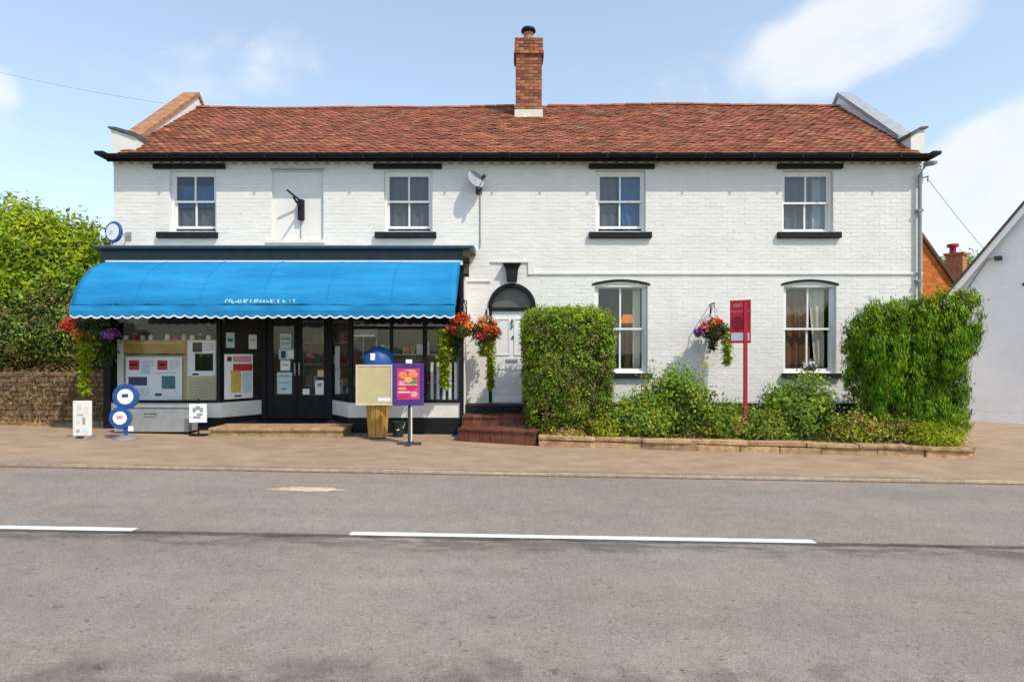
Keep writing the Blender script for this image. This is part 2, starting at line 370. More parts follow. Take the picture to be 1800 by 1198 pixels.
# ------------------------------------------------------------------ mesh helpers
OFF = {}
class MB:
    def __init__(self):
        self.v = []; self.f = []
    def add(self, vs, fs):
        b = len(self.v)
        self.v += [tuple(p) for p in vs]
        self.f += [tuple(b + i for i in f) for f in fs]
        return self
    def box(self, x0, x1, y0, y1, z0, z1, rz=0.0):
        vs = [(x, y, z) for z in (z0, z1) for y in (y0, y1) for x in (x0, x1)]
        if rz:
            cx, cy = (x0 + x1) / 2, (y0 + y1) / 2
            c, s = math.cos(rz), math.sin(rz)
            vs = [(cx + (x - cx) * c - (y - cy) * s, cy + (x - cx) * s + (y - cy) * c, z) for x, y, z in vs]
        return self.add(vs, [(0, 2, 3, 1), (4, 5, 7, 6), (0, 1, 5, 4), (2, 6, 7, 3), (0, 4, 6, 2), (1, 3, 7, 5)])
    def hexa(self, p):          # 8 points: bottom four then top four, same turn
        return self.add(p, [(3, 2, 1, 0), (4, 5, 6, 7), (0, 1, 5, 4), (1, 2, 6, 5), (2, 3, 7, 6), (3, 0, 4, 7)])
    def prism(self, poly, axis, a, b):
        """poly of 2D points extruded along axis from a to b; 'x' takes (y,z), 'y' takes (x,z), 'z' takes (x,y)"""
        def P(q, t):
            return {'x': (t, q[0], q[1]), 'y': (q[0], t, q[1]), 'z': (q[0], q[1], t)}[axis]
        n = len(poly)
        vs = [P(q, a) for q in poly] + [P(q, b) for q in poly]
        fs = [tuple(range(n)), tuple(range(2 * n - 1, n - 1, -1))]
        fs += [(i, n + i, n + (i + 1) % n, (i + 1) % n) for i in range(n)]
        return self.add(vs, fs)
    def tube(self, pts, r, n=8, r1=None):
        pts = [Vector(p) for p in pts]
        vs = []; fs = []
        m = len(pts)
        for i, p in enumerate(pts):
            d = (pts[min(i + 1, m - 1)] - pts[max(i - 1, 0)]).normalized()
            a = d.orthogonal().normalized() if abs(d.z) > .99 else d.cross(Vector((0, 0, 1))).normalized()
            b = d.cross(a)
            rr = r if r1 is None else r + (r1 - r) * i / (m - 1)
            for k in range(n):
                t = 2 * math.pi * k / n
                vs.append(p + a * math.cos(t) * rr + b * math.sin(t) * rr)
        for i in range(m - 1):
            for k in range(n):
                fs.append((i * n + k, i * n + (k + 1) % n, (i + 1) * n + (k + 1) % n, (i + 1) * n + k))
        fs.append(tuple(range(n - 1, -1, -1))); fs.append(tuple((m - 1) * n + k for k in range(n)))
        return self.add(vs, fs)
    def lathe(self, prof, cx=0, cy=0, cz=0, n=20, axis='z'):
        vs = []; fs = []
        for (r, z) in prof:
            for k in range(n):
                t = 2 * math.pi * k / n
                if axis == 'z': vs.append((cx + r * math.cos(t), cy + r * math.sin(t), cz + z))
                else: vs.append((cx + r * math.cos(t), cy + z, cz + r * math.sin(t)))
        m = len(prof)
        for i in range(m - 1):
            for k in range(n):
                fs.append((i * n + k, i * n + (k + 1) % n, (i + 1) * n + (k + 1) % n, (i + 1) * n + k))
        if prof[0][0] > 1e-6: fs.append(tuple(range(n - 1, -1, -1)))
        if prof[-1][0] > 1e-6: fs.append(tuple((m - 1) * n + k for k in range(n)))
        return self.add(vs, fs)

def link(o, parent=None):
    COL.objects.link(o)
    if parent is not None: o.parent = parent
    return o

def add(name, mb, mat, parent=None, smooth=False, bevel=0.0, stuff=False, label=None):
    """one mesh object; its vertices are given in world metres unless the parent is a local one"""
    off = OFF.get(parent.name, Vector((0, 0, 0))) if parent is not None else Vector((0, 0, 0))
    me = bpy.data.meshes.new(name)
    me.from_pydata([(x - off.x, y - off.y, z - off.z) for x, y, z in mb.v], [], mb.f)
    me.materials.append(MATS[mat])
    if smooth: me.polygons.foreach_set('use_smooth', [True] * len(me.polygons))
    me.update()
    o = bpy.data.objects.new(name, me)
    link(o, parent)
    OFF[o.name] = off
    if bevel > 0:
        b = o.modifiers.new('bevel', 'BEVEL'); b.width = bevel; b.segments = 2; b.limit_method = 'ANGLE'
    if stuff: o['kind'] = 'stuff'
    if label: o['label'] = label
    return o

def tag(o, label, cat, group=None):
    o['label'] = label; o['category'] = cat
    if group: o['group'] = group
    return o

def thing(name, label, cat, loc=(0, 0, 0), rz=0.0, group=None, local=False):
    o = bpy.data.objects.new(name, None)
    o.empty_display_size = 0.2
    o.location = loc; o.rotation_euler = (0, 0, rz)
    link(o)
    OFF[o.name] = Vector((0, 0, 0)) if local else Vector(loc)
    return tag(o, label, cat, group)

def struct(name, mb, mat, **kw):
    o = add(name, mb, mat, **kw); o['kind'] = 'structure'
    return o

def wx(x, Y): return (x - 900) * Y / F
def wz(y, Y): return CAM_H + (620 - y) * Y / F

def np_mesh(name, V, quads, mat, parent=None, stuff=True, smooth=False):
    off = OFF.get(parent.name, Vector((0, 0, 0))) if parent is not None else Vector((0, 0, 0))
    V = V - np.array(off)
    me = bpy.data.meshes.new(name)
    me.vertices.add(len(V)); me.vertices.foreach_set('co', V.astype(np.float32).ravel())
    nq = len(quads)
    me.loops.add(nq * 4); me.loops.foreach_set('vertex_index', quads.astype(np.int32).ravel())
    me.polygons.add(nq)
    me.polygons.foreach_set('loop_start', np.arange(0, nq * 4, 4, dtype=np.int32))
    me.polygons.foreach_set('loop_total', np.full(nq, 4, dtype=np.int32))
    me.materials.append(MATS[mat])
    me.update(calc_edges=True); me.validate()
    o = bpy.data.objects.new(name, me); link(o, parent); OFF[o.name] = off
    if stuff: o['kind'] = 'stuff'
    return o

def unit(a): return a / np.maximum(np.linalg.norm(a, axis=1, keepdims=True), 1e-9)

def leaf_arrays(P, out, length, aspect=0.45, jitter=0.9, up=0.2, size_var=0.35):
    n = len(P)
    nrm = unit(out * 0.9 + np.array([0, 0, 0.35]) + rng.normal(size=(n, 3)) * 0.55 * jitter)
    d = rng.normal(size=(n, 3)) * 0.7 + out * 0.35 + np.array([0, 0, up * 1.6])
    d = unit(d - nrm * (d * nrm).sum(1, keepdims=True))
    s = np.cross(nrm, d); b = -nrm
    ln = (length * (1 + rng.uniform(-size_var, size_var, n)))[:, None]
    w = ln * aspect * 0.5
    bend = b * ln * 0.12
    V = np.stack([P, P + d * ln * 0.5 + s * w + bend, P + d * ln, P + d * ln * 0.5 - s * w + bend], 1).reshape(-1, 3)
    Q = np.arange(n * 4).reshape(-1, 4)
    return V, Q

def leaves(name, P, out, mat, length, parent, **kw):
    V, Q = leaf_arrays(P, out, length, **kw)
    return np_mesh(name, V, Q, mat, parent)

def sph(n):
    return unit(rng.normal(size=(n, 3)))

def clumpy(centre, radii, n_clump, per, clump_r, power=2.0, shell=(0.72, 1.0), zmin=None, taper=0.0, bumpy=0.0):
    """points gathered in clumps near the surface of a rounded box (power 2: ellipsoid, higher: boxier)"""
    c = np.array(centre); r = np.array(radii)
    D = sph(n_clump)
    k = (np.abs(D) ** power).sum(1) ** (-1 / power)
    D2 = D * k[:, None]
    C = D2 * rng.uniform(shell[0], shell[1], n_clump)[:, None]
    if bumpy:
        ph = rng.uniform(0, 6.28, 6)
        C = C * (1 + bumpy * (np.sin(4.3 * D[:, 0] + ph[0] + 2 * D[:, 2]) * np.sin(3.7 * D[:, 2] + ph[1]) + .7 * np.sin(7.9 * D[:, 0] + ph[2]) * np.sin(6.1 * D[:, 1] + 5.3 * D[:, 2] + ph[3])))[:, None]
    zz = C[:, 2]
    if taper: C[:, 0] *= 1 + taper * zz; C[:, 1] *= 1 + taper * zz
    C = c + C * r
    P = np.repeat(C, per, 0) + rng.normal(size=(n_clump * per, 3)) * clump_r
    out = unit((P - c) / r)
    if zmin is not None:
        k = P[:, 2] > zmin; P = P[k]; out = out[k]
    return P, out

# ------------------------------------------------------------------ ground, road, pavement
TILT = -0.0175
def g_road(x): return TILT * max(-40, min(40, x)) - 0.02
def g_pave(x): return TILT * max(-40, min(40, x)) + 0.03
def strip(y0, y1, gz, x0=-60, x1=60, n=48, thick=0.0, ny=1):
    mb = MB()
    xs = [x0 + (x1 - x0) * i / n for i in range(n + 1)]
    ys = [y0 + (y1 - y0) * j / ny for j in range(ny + 1)]
    vs = [(x, y, gz(x)) for y in ys for x in xs]
    fs = [(j * (n + 1) + i, j * (n + 1) + i + 1, (j + 1) * (n + 1) + i + 1, (j + 1) * (n + 1) + i) for j in range(ny) for i in range(n)]
    mb.add(vs, fs)
    if thick:
        b = len(mb.v)
        mb.v += [(x, y0, gz(x) - thick) for x in xs]
        mb.f += [(b + i, b + i + 1, i + 1, i) for i in range(n)]
    return mb
mb = MB()
gx = [-1500, -400, -120, -40, 0, 40, 120, 400, 1500]; gy = [-1500, -300, -60, 0, 60, 300, 1500]
mb.add([(x, y, g_road(x) - 0.09) for y in gy for x in gx],
       [(j * 9 + i, j * 9 + i + 1, (j + 1) * 9 + i + 1, (j + 1) * 9 + i) for j in range(6) for i in range(8)])
struct('ground', mb, 'field_green')
struct('road', strip(-2.6, 8.44, g_road), 'road_asphalt')
struct('pavement', strip(8.535, 40, g_pave, thick=0.05), 'pavement_tan')
struct('opposite_verge', strip(-12, -2.6, lambda x: g_road(x) + 0.06, thick=0.1), 'field_green')
# kerb stones, each one a piece
kb = struct('kerb', strip(8.43, 8.57, lambda x: g_pave(x) - 0.035, thick=0.05), 'soil')
x = -16.0
ks = MB().box(0, 0.908, 0, 0.055, -0.06, -0.004)
kme = bpy.data.meshes.new('kerb_stone'); kme.from_pydata(ks.v, [], ks.f); kme.materials.append(MATS['kerb_stone'])
while x < 16:
    o = bpy.data.objects.new('kerb_stone', kme); link(o, kb)
    o.location = (x, 8.442, g_pave(x) + random.uniform(-0.008, 0.006)); o.rotation_euler = (0, -math.atan(TILT), random.uniform(-.003, .003))
    x += 0.915
# white centre line dashes
def dash(x0, x1, yc0, yc1):
    mb = MB(); n = 24
    vs = []; fs = []
    for i in range(n + 1):
        t = i / n; x = x0 + (x1 - x0) * t; yc = yc0 + (yc1 - yc0) * t
        w = 0.052 + random.uniform(-.004, .004)
        vs += [(x, yc - w, g_road(x) + 0.004), (x, yc + w, g_road(x) + 0.004)]
        if i: fs.append((2 * i - 2, 2 * i, 2 * i + 1, 2 * i - 1))
    mb.add(vs, fs)
    return mb
for (a, b) in ((-7.40, -3.33), (-1.43, 2.67), (4.55, 8.6)):
    struct('centre_line', dash(a, b, 5.66, 5.66), 'line_white')
mb = MB(); n = 26; pts = []
for i in range(n):
    t = 2 * math.pi * i / n
    r = 1 + random.uniform(-.25, .2)
    pts.append((-2.36 + 0.42 * r * math.cos(t), 7.42 + 0.13 * r * math.sin(t)))
mb.add([(x, y, g_road(x) + 0.004) for x, y in pts], [tuple(range(n))])
struct('road_patch', mb, 'patch_cream')

# ------------------------------------------------------------------ the house
FY = 12.8                       # front face of the painted brick wall
XL, XR = -7.96, 8.2
house = thing('brick_house', 'long white painted brick house with red clay tile roof and blue awning shopfront', 'house', (0.1, 12.8, 0.0))
UP = [(-6.845, -5.91), (-2.56, -1.59), (1.68, 2.67), (5.40, 6.42)]
GR = [(1.65, 2.71), (5.43, 6.48)]
UZ = (4.01, 5.24); GZ = (1.20, 2.99)
OPEN = [(a, b, *UZ) for a, b in UP] + [(a, b, *GZ) for a, b in GR]
OPEN += [(-4.80, -3.77, 3.86, 5.24)]                # blind window
DOORO = (-0.465, 0.465, 0.60, 2.98); OPEN.append(DOORO)
SHOPO = (-7.72, -0.98, -0.4, 3.30); OPEN.append(SHOPO)
xs = sorted({XL, XR} | {v for o in OPEN for v in o[:2]})
zs = sorted({-0.5, 0.6, 5.5} | {v for o in OPEN for v in o[2:]})
mb = MB()
for j in range(len(zs) - 1):
    i = 0
    while i < len(xs) - 1:
        def hole(i):
            cx, cz = (xs[i] + xs[i + 1]) / 2, (zs[j] + zs[j + 1]) / 2
            return any(o[0] < cx < o[1] and o[2] < cz < o[3] for o in OPEN)
        if hole(i): i += 1; continue
        k = i
        while k + 1 < len(xs) - 1 and not hole(k + 1): k += 1
        mb.box(xs[i], xs[k + 1], FY + .0025, FY + .30, zs[j], zs[j + 1]); i = k + 1
# spandrels round the door arch
RA = 0.455; ZS = 2.515
for sgn in (-1, 1):
    for q in range(10):
        t0, t1 = R(90) * q / 10, R(90) * (q + 1) / 10
        p0 = (sgn * RA * math.cos(t0), ZS + RA * math.sin(t0)); p1 = (sgn * RA * math.cos(t1), ZS + RA * math.sin(t1))
        poly = [p0, (sgn * .466, p0[1]), (sgn * .466, p1[1]), p1]
        mb.prism(poly, 'y', FY + .004, FY + .30)
mb.box(-0.466, 0.466, FY + .004, FY + .3, ZS + RA, 2.985)
wall = add('wall', mb, 'white_mortar', house)
# the painted bricks themselves, one course after another
V = []; Q = []
BW, BH, J = 0.225, 0.075, 0.006
row = 0; z = 0.62
brk = MB()
BOPEN = OPEN + [(-0.56, 0.56, 0.5, 3.05)]
while z + BH < 5.34:
    za, zb = z + J / 2, z + BH - J / 2
    x = XL + (0 if row % 2 else -BW / 2)
    spans = [(XL, XR)]
    for o in BOPEN:
        if o[3] > za + .01 and o[2] < zb - .01:
            new = []
            for a, b in spans:
                if o[1] <= a or o[0] >= b: new.append((a, b)); continue
                if o[0] > a: new.append((a, o[0]))
                if o[1] < b: new.append((o[1], b))
            spans = new
    while x < XR:
        for a, b in spans:
            xa, xb = max(x + J / 2, a), min(x + BW - J / 2, b)
            if xb - xa > 0.03:
                d = random.uniform(-.0022, .0012)
                t = [random.uniform(-.0012, .0012) for _ in range(4)]
                y = FY + d
                c = 0.003
                brk.add([(xa + c, y + t[0], za + c), (xb - c, y + t[1], za + c), (xb - c, y + t[2], zb - c), (xa + c, y + t[3], zb - c),
                         (xa, FY + .012, za), (xb, FY + .012, za), (xb, FY + .012, zb), (xa, FY + .012, zb)],
                        [(0, 1, 2, 3), (4, 5, 1, 0), (5, 6, 2, 1), (6, 7, 3, 2), (7, 4, 0, 3)])
        x += BW
    z += BH; row += 1
brk_o = add('painted_brick', brk, 'white_paint_brick', wall, stuff=True)
add('plinth', MB().box(-0.9, XR + .012, FY - .03, FY + .006, -0.5, 0.60), 'black_paint', wall)
# side and rear walls
SLOPE = 0.68; EY, EZ = 12.48, 5.52; RY = 15.6; RZ = EZ + SLOPE * (RY - EY); BY = 2 * RY - FY
def roof_z(y): return EZ + SLOPE * ((y - EY) if y < RY else (2 * RY - EY - y))
for nm, xa, xb in (('gable_wall', XL, XL + .3), ('gable_wall', XR - .3, XR)):
    add(nm, MB().prism([(FY + .3, -.5), (BY, -.5), (BY, 5.45), (RY, roof_z(RY) - .02), (FY + .3, 5.70)], 'x', xa, xb), 'white_mortar', house)
add('rear_wall', MB().box(XL + .3, XR - .3, BY - .3, BY, -.5, 5.45), 'white_mortar', house)
# eaves: oversailing band and dentil bricks
mb = MB()
mb.box(XL, XR, FY - .035, FY + .003, 5.455, 5.50)
mb.box(XL, XR, FY - .020, FY + .003, 5.335, 5.365)
add('cornice_band', mb, 'white_paint_brick', wall)
mb = MB(); x = XL + .02
while x < XR - .1:
    mb.box(x, x + .105, FY - .06, FY + .002, 5.37, 5.452); x += .205
add('dentil_brick', mb, 'white_paint_brick', wall, stuff=True)
# string course, stepping up over the door
mb = MB()
mb.box(0.44, XR, FY - .028, FY - .0045, 3.165, 3.205)
mb.box(-0.42, 0.32, FY - .03, FY - .0045, 3.40, 3.44)
mb.box(0.32, 0.44, FY - .03, FY - .0045, 3.166, 3.442)
mb.box(-0.98, -0.42, FY - .026, FY - .0045, 3.02, 3.05)
add('string_course', mb, 'white_paint_brick', wall)

# gutter and fascia
mb = MB(); prof = []
for k in range(9):
    t = R(180) + R(180) * k / 8
    prof.append((12.50 + .065 * math.cos(t), 5.475 + .075 * math.sin(t)))
prof += [(12.565 - .012, 5.475), (12.447, 5.475)]
mb.prism(prof, 'x', XL - .02, XR + .02)
gut = add('gutter', mb, 'gutter_black', house)
mb = MB(); x = XL + .3
while x < XR:
    mb.box(x, x + .03, 12.432, 12.57, 5.392, 5.49); x += .95
add('gutter_bracket', mb, 'gutter_black', gut, stuff=True)
add('fascia_board', MB().box(XL, XR, 12.58, 12.61, 5.36, 5.52), 'gutter_black', house)
add('soffit', MB().box(XL, XR, 12.61, FY + .3, 5.50, 5.525), 'off_white', house)
for xa, xb in ((XL - .17, XL), (XR, XR + .16)):     # gutter ends returned past the gables
    mb = MB().box(xa, xb, 12.46, 12.66, 5.47, 5.53)
    mb.prism([(xa if xa < 0 else xb, 5.47), (xb if xa < 0 else xa, 5.47), (xb if xa < 0 else xa, 5.38)], 'y', 12.47, 12.6)
    add('gutter_return', mb, 'gutter_black', house)

# roof: deck, tiles in courses, ridge tiles
RXL, RXR = -7.64, 7.94
def sag(x, y):
    t = (x - RXL) / (RXR - RXL)
    return -0.030 * math.sin(math.pi * t * 2.2) * (1 + .5 * math.sin(t * 19)) * ((y - EY) / (RY - EY)) - 0.05 * (1 - t) * ((y - EY) / (RY - EY)) ** 2
deck = MB()
deck.prism([(EY + .02, EZ - .075), (RY, RZ - .13), (2 * RY - EY, EZ - .075), (2 * RY - EY, EZ - .10), (RY, RZ - .16), (EY + .02, EZ - .10)], 'x', XL + .29, XR - .25)
roof = add('roof', deck, 'roof_brown', house)
GA = 0.1055; NR = 36; TW = 0.1675
dl = math.hypot(1, SLOPE); ux = (1 / dl, SLOPE / dl)           # unit up the slope in (y, z)
ncol = int((RXR - RXL) / TW)
TWr = (RXR - RXL) / ncol
def tile_box(w, l, t, lift):
    """a cambered plain tile lying up the slope, its lower edge lifted on the course below"""
    vs = []; fs = []
    for (s, li) in ((0, lift), (l, 0.0)):
        for k in range(3):
            cam_ = 0.006 if k == 1 else 0.0
            x = w * (k / 2 - .5)
            for h in (0, t):
                yy = s * ux[0] - (li + cam_ + h) * ux[1]
                zz = s * ux[1] + (li + cam_ + h) * ux[0]
                vs.append((x, yy, zz))
    idx = lambda e, k, h: e * 6 + k * 2 + h
    for k in range(2):
        fs.append((idx(0, k, 1), idx(0, k + 1, 1), idx(1, k + 1, 1), idx(1, k, 1)))
        fs.append((idx(0, k, 0), idx(0, k + 1, 0), idx(0, k + 1, 1), idx(0, k, 1)))
    fs.append((idx(0, 0, 0), idx(0, 0, 1), idx(1, 0, 1), idx(1, 0, 0)))
    fs.append((idx(0, 2, 0), idx(1, 2, 0), idx(1, 2, 1), idx(0, 2, 1)))
    return vs, fs
tv, tf = tile_box(TWr - .005, 0.165, 0.016, 0.022)
tmes = []
for q in range(1):
    me = bpy.data.meshes.new('roof_tile'); me.from_pydata(tv, [], tf); me.materials.append(MATS['clay_tile']); tmes.append(me)
rest = MB()
roff = OFF[roof.name]
for r_ in range(NR):
    s = r_ * GA
    y0 = EY - .01 + s * ux[0]; z0 = EZ - .055 + s * ux[1]
    for c_ in range(ncol + (r_ % 2)):
        xc = RXL + TWr * (c_ + .5 - (.5 if r_ % 2 else 0))
        xc = max(RXL + TWr * .3, min(RXR - TWr * .3, xc))
        if 0.10 < xc < 0.68 and y0 > 14.72: continue
        dz = sag(xc, y0) + random.uniform(-.004, .005)
        rot = random.uniform(-.018, .018)
        p = (xc, y0 + random.uniform(-.008, .008), z0 + dz)
        if r_ < 3:
            o = bpy.data.objects.new('roof_tile', tmes[0]); link(o, roof)
            o.location = Vector(p) - roff; o.rotation_euler = (random.uniform(-.01, .01), 0, rot)
        else:
            tl = random.uniform(-.004, .006)
            cr, sr = math.cos(rot), math.sin(rot)
            rest.add([(p[0] + a * cr - b * sr, p[1] + a * sr + b * cr, p[2] + c + tl * (1 if a > 0 else -1)) for a, b, c in tv], tf)
add('roof_tile', rest, 'clay_tile', roof, stuff=True)
# ridge tiles
x = RXL + .02; rt = MB()
pr = []
for k in range(7):
    t = math.pi * k / 6; pr.append((.125 * math.cos(t), .075 * math.sin(t) - .03))
pr += [(-.105, -.03), (.105, -.03)]
x = RXL
while x < RXR - .1:
    w = min(.31, RXR - x)
    if not (x + w > 0.02 and x < 0.76):
        dz = sag(x, RY) + random.uniform(-.006, .006)
        add('ridge_tile', MB().prism([(RY + a, RZ - .035 + b + dz) for a, b in pr], 'x', x + .004, x + w - .004), 'clay_tile', roof)
    x += .315
add('ridge_tile', MB().prism([(RY + a, RZ - .05 + b) for a, b in pr], 'x', -.19, .06), 'clay_tile', roof)

# gable parapets with coping and kneelers
def parapet(xa, xb, inner, left):
    lo, hi = (FY + .25, roof_z(FY + .25) - .2), (RY, RZ + .27)
    base = 13.22
    top0 = 6.07
    poly = [(base, 5.60), (base, top0), (RY, 7.86), (2 * RY - base, top0), (2 * RY - base, 5.60), (RY, RZ - .1)]
    p = add('parapet', MB().prism(poly, 'x', xa, xb), 'white_gloss' if not left else 'off_white', house)
    cp = [(base - .1, top0 - .10), (base - .1, top0 - .01), (RY, 7.86 + .085), (2 * RY - base + .1, top0 - .01), (2 * RY - base + .1, top0 - .10), (RY, 7.86 - .02)]
    add('coping', MB().prism(cp, 'x', xa - .035, xb + .035), 'coping_tile' if left else 'lead', p)
    # kneeler: white block with a flared slate cap
    ka, kb_ = (xa + .06, xb + .24) if left else (xa - .09, xb - .09)
    k = add('kneeler', MB().box(ka, kb_, 12.62, 13.3, 5.53, 5.90), 'white_paint_brick', p)
    if left:
        cpoly = [(ka - .04, 6.015), (ka - .04, 6.05), (ka + .12, 6.035), (kb_ + .02, 5.925), (kb_ + .02, 5.83), (kb_ - .02, 5.85), (ka + .12, 5.99)]
        blk = [(ka, 5.89), (kb_ - .03, 5.89), (kb_ - .03, 5.86), (ka + .12, 5.985), (ka, 6.005)]
    else:
        cpoly = [(kb_ + .05, 6.02), (kb_ + .05, 6.055), (kb_ - .10, 6.04), (ka - .03, 5.93), (ka - .03, 5.86), (ka + .02, 5.89), (kb_ - .10, 5.995)]
        blk = [(kb_, 5.89), (ka + .02, 5.89), (ka + .02, 5.885), (kb_ - .10, 5.99), (kb_, 6.01)]
    add('kneeler_cap', MB().prism(cpoly, 'y', 12.58, 13.3), 'slate', p)
    add('kneeler_head', MB().prism(blk, 'y', 12.625, 13.29), 'white_paint_brick', p)
parapet(XL, XL + .31, XL + .31, True)
parapet(XR - .25, XR + .02, XR - .25, False)

# chimney: every brick a piece
CX0, CX1, CY0, CY1 = 0.09, 0.69, 14.74, 15.34
chim = add('chimney', MB().box(CX0 + .012, CX1 - .012, CY0 + .012, CY1 - .012, 6.6, 8.79), 'mortar', house)
coff = OFF[chim.name]
cb = {}
def cbrick(w, d):
    k = (round(w, 3), round(d, 3))
    if k not in cb:
        m_ = MB().box(-w / 2, w / 2, -d / 2, d / 2, 0, 0.064)
        me = bpy.data.meshes.new('brick'); me.from_pydata(m_.v, [], m_.f); me.materials.append(MATS['chimney_brick']); cb[k] = me
    return cb[k]
z = 7.06; row = 0
while z < 8.78:
    ov = 0.028 if z > 8.42 else 0.0
    if 8.42 < z < 8.50: ov = 0.045
    W = CX1 - CX0 + 2 * ov; D = CY1 - CY0 + 2 * ov
    for face in range(4):
        Lf = W if face % 2 == 0 else D - .22
        cells = [Lf / 3] * 3 if row % 2 == 0 else [Lf / 6, Lf / 3, Lf / 3, Lf / 6]
        u = -Lf / 2
        for w in cells:
            me = cbrick(w - .011, 0.105)
            o = bpy.data.objects.new('brick', me); link(o, chim)
            uc = u + w / 2
            cxm, cym = (CX0 + CX1) / 2, (CY0 + CY1) / 2
            e = random.uniform(-.004, .004)
            if face == 0: p, rz = (cxm + uc, CY0 - ov + .0525 + e, z), 0
            elif face == 2: p, rz = (cxm + uc, CY1 + ov - .0525 + e, z), 0
            elif face == 1: p, rz = (CX1 + ov - .0525 + e, cym + uc, z), R(90)
            else: p, rz = (CX0 - ov + .0525 + e, cym + uc, z), R(90)
            o.location = Vector(p) - coff; o.rotation_euler = (0, 0, rz + random.uniform(-.01, .01))
            u += w
    z += .0745; row += 1
mb = MB().box(CX0 - .03, CX1 + .02, CY0 - .028, CY0 + .01, 6.98, 7.19)
add('flashing', mb, 'cream_flash', chim)
add('chimney_flaunching', MB().box(CX0 + .02, CX1 - .02, CY0 + .02, CY1 - .02, 8.78, 8.83), 'mortar', chim)
px_, py_ = .385, 15.04
add('chimney_pot', MB().lathe([(.14, 8.80), (.14, 8.86), (.115, 8.90), (.10, 9.05), (.115, 9.06), (.115, 9.10), (.08, 9.10)], px_, py_), 'terracotta', chim, smooth=True)
add('cowl', MB().lathe([(.06, 9.09), (.06, 9.13), (.165, 9.12), (.175, 9.15), (.15, 9.20), (.08, 9.235), (0.0, 9.24)], px_, py_), 'black_paint', chim, smooth=True)

# interior shell so that rooms are rooms
mb = MB()
mb.box(XL + .3, XR - .3, FY + .3, BY - .3, 3.32, 3.45)
mb.box(XL + .3, XR - .3, FY + .3, BY - .3, 5.40, 5.45)
add('floor_slab', mb, 'interior_dark', house)
add('ground_slab', MB().box(XL + .3, XR - .3, 12.24, BY - .3, -.4, .255), 'wood_floor', house)
mb = MB()
mb.box(-0.92, -0.80, FY + .3, BY - .3, .255, 3.32)
mb.box(0.80, 0.9, FY + .3, BY - .3, .255, 3.32)
mb.box(4.1, 4.2, FY + .3, BY - .3, .255, 3.32)
mb.box(-.80, XR - .3, 16.2, 16.3, .255, 3.32)
for xw in (-4.9, -.5, 4.1): mb.box(xw, xw + .1, FY + .3, BY - .3, 3.45, 5.40)
mb.box(XL + .3, XR - .3, 16.0, 16.1, 3.45, 5.40)
add('partition', mb, 'brown_wall', house)

# windows
def window(X0, X1, z0, z1, gap, arch=False, lint=(.2, .19), sil=(.15, .1)):
    yo = FY + .085
    fw = .055
    m = MB()
    m.box(X0 + .003, X0 + fw, yo, yo + .11, z0, z1); m.box(X1 - fw, X1 - .003, yo, yo + .11, z0, z1)
    m.box(X0 + fw, X1 - fw, yo, yo + .11, z1 - fw, z1 - .003); m.box(X0 + fw, X1 - fw, yo, yo + .11, z0, z0 + .035)
    w = add('window', m, 'white_gloss', house)
    zi0, zi1 = z0 + .035, z1 - fw; xi0, xi1 = X0 + fw, X1 - fw
    zm = (zi0 + gap + zi1) / 2 if gap else (zi0 + zi1) / 2
    sr = .034
    for up in (1, 0):
        a, b = (zm - .022, zi1) if up else (zi0 + gap, zm + .022)
        y0 = yo + (.018 if up else .058)
        s = MB()
        s.box(xi0 + .001, xi0 + sr, y0, y0 + .035, a, b); s.box(xi1 - sr, xi1 - .001, y0, y0 + .035, a, b)
        s.box(xi0 + sr, xi1 - sr, y0, y0 + .035, b - .04, b - .001); s.box(xi0 + sr, xi1 - sr, y0, y0 + .035, a, a + (.04 if up else .05))
        xm = (xi0 + xi1) / 2
        sa = a + (.04 if up else .05)
        s.box(xm - .017, xm + .017, y0 + .004, y0 + .031, sa, b - .04)
        add('sash', s, 'white_gloss', w)
        for xa, xb in ((xi0 + sr, xm - .017), (xm + .017, xi1 - sr)):
            add('pane', MB().box(xa, xb, y0 + .015, y0 + .020, sa, b - .04), 'glass', w)
    la, ra = (.06, .08) if arch else sil
    add('sill', MB().box(X0 - la, X1 + ra, FY - .085, FY + .085, z0 - (.125 if not arch else .10), z0 - .005), 'dark_sill', w, bevel=.012)
    if arch:
        c = (X0 + X1) / 2; hw = (X1 - X0) / 2 + .05; n_ = 14
        lo = [(c - hw + 2 * hw * i / n_, z1 - .045 + .075 * (1 - ((i / n_) * 2 - 1) ** 2)) for i in range(n_ + 1)]
        hi = [(p[0], z1 - .005 + .085 * (1 - ((i / n_) * 2 - 1) ** 2)) for i, p in enumerate(lo)]
        m = MB()
        for i in range(n_):
            m.prism([lo[i], lo[i + 1], hi[i + 1], hi[i]], 'y', FY - .012, FY + .03)
        add('lintel', m, 'black_paint', w)
        m = MB()
        for i in range(n_):
            xa, xb = max(lo[i][0], X0 + .002), min(lo[i + 1][0], X1 - .002)
            if xb > xa: m.prism([(xa, z1 - .07), (xb, z1 - .07), (xb, z1 + .0), (xa, z1 + .0)], 'y', FY + .031, FY + .084)
        add('head_board', m, 'white_gloss', w)
    else:
        add('lintel', MB().box(X0 - lint[0], X1 + lint[1], FY - .07, FY + .02, z1 + .03, z1 + .115), 'black_paint', w)
    return w
for (a, b), li, si in zip(UP, ((.30, .19), (.20, .19), (.145, .17), (.11, .17)), ((.23, .04), (.17, .08), (.145, .115), (.11, .136))):
    window(a, b, *UZ, gap=.06 if b < 4 else 0.0, lint=li, sil=si)
for a, b in GR: window(a, b, *GZ, gap=0.0, arch=True)
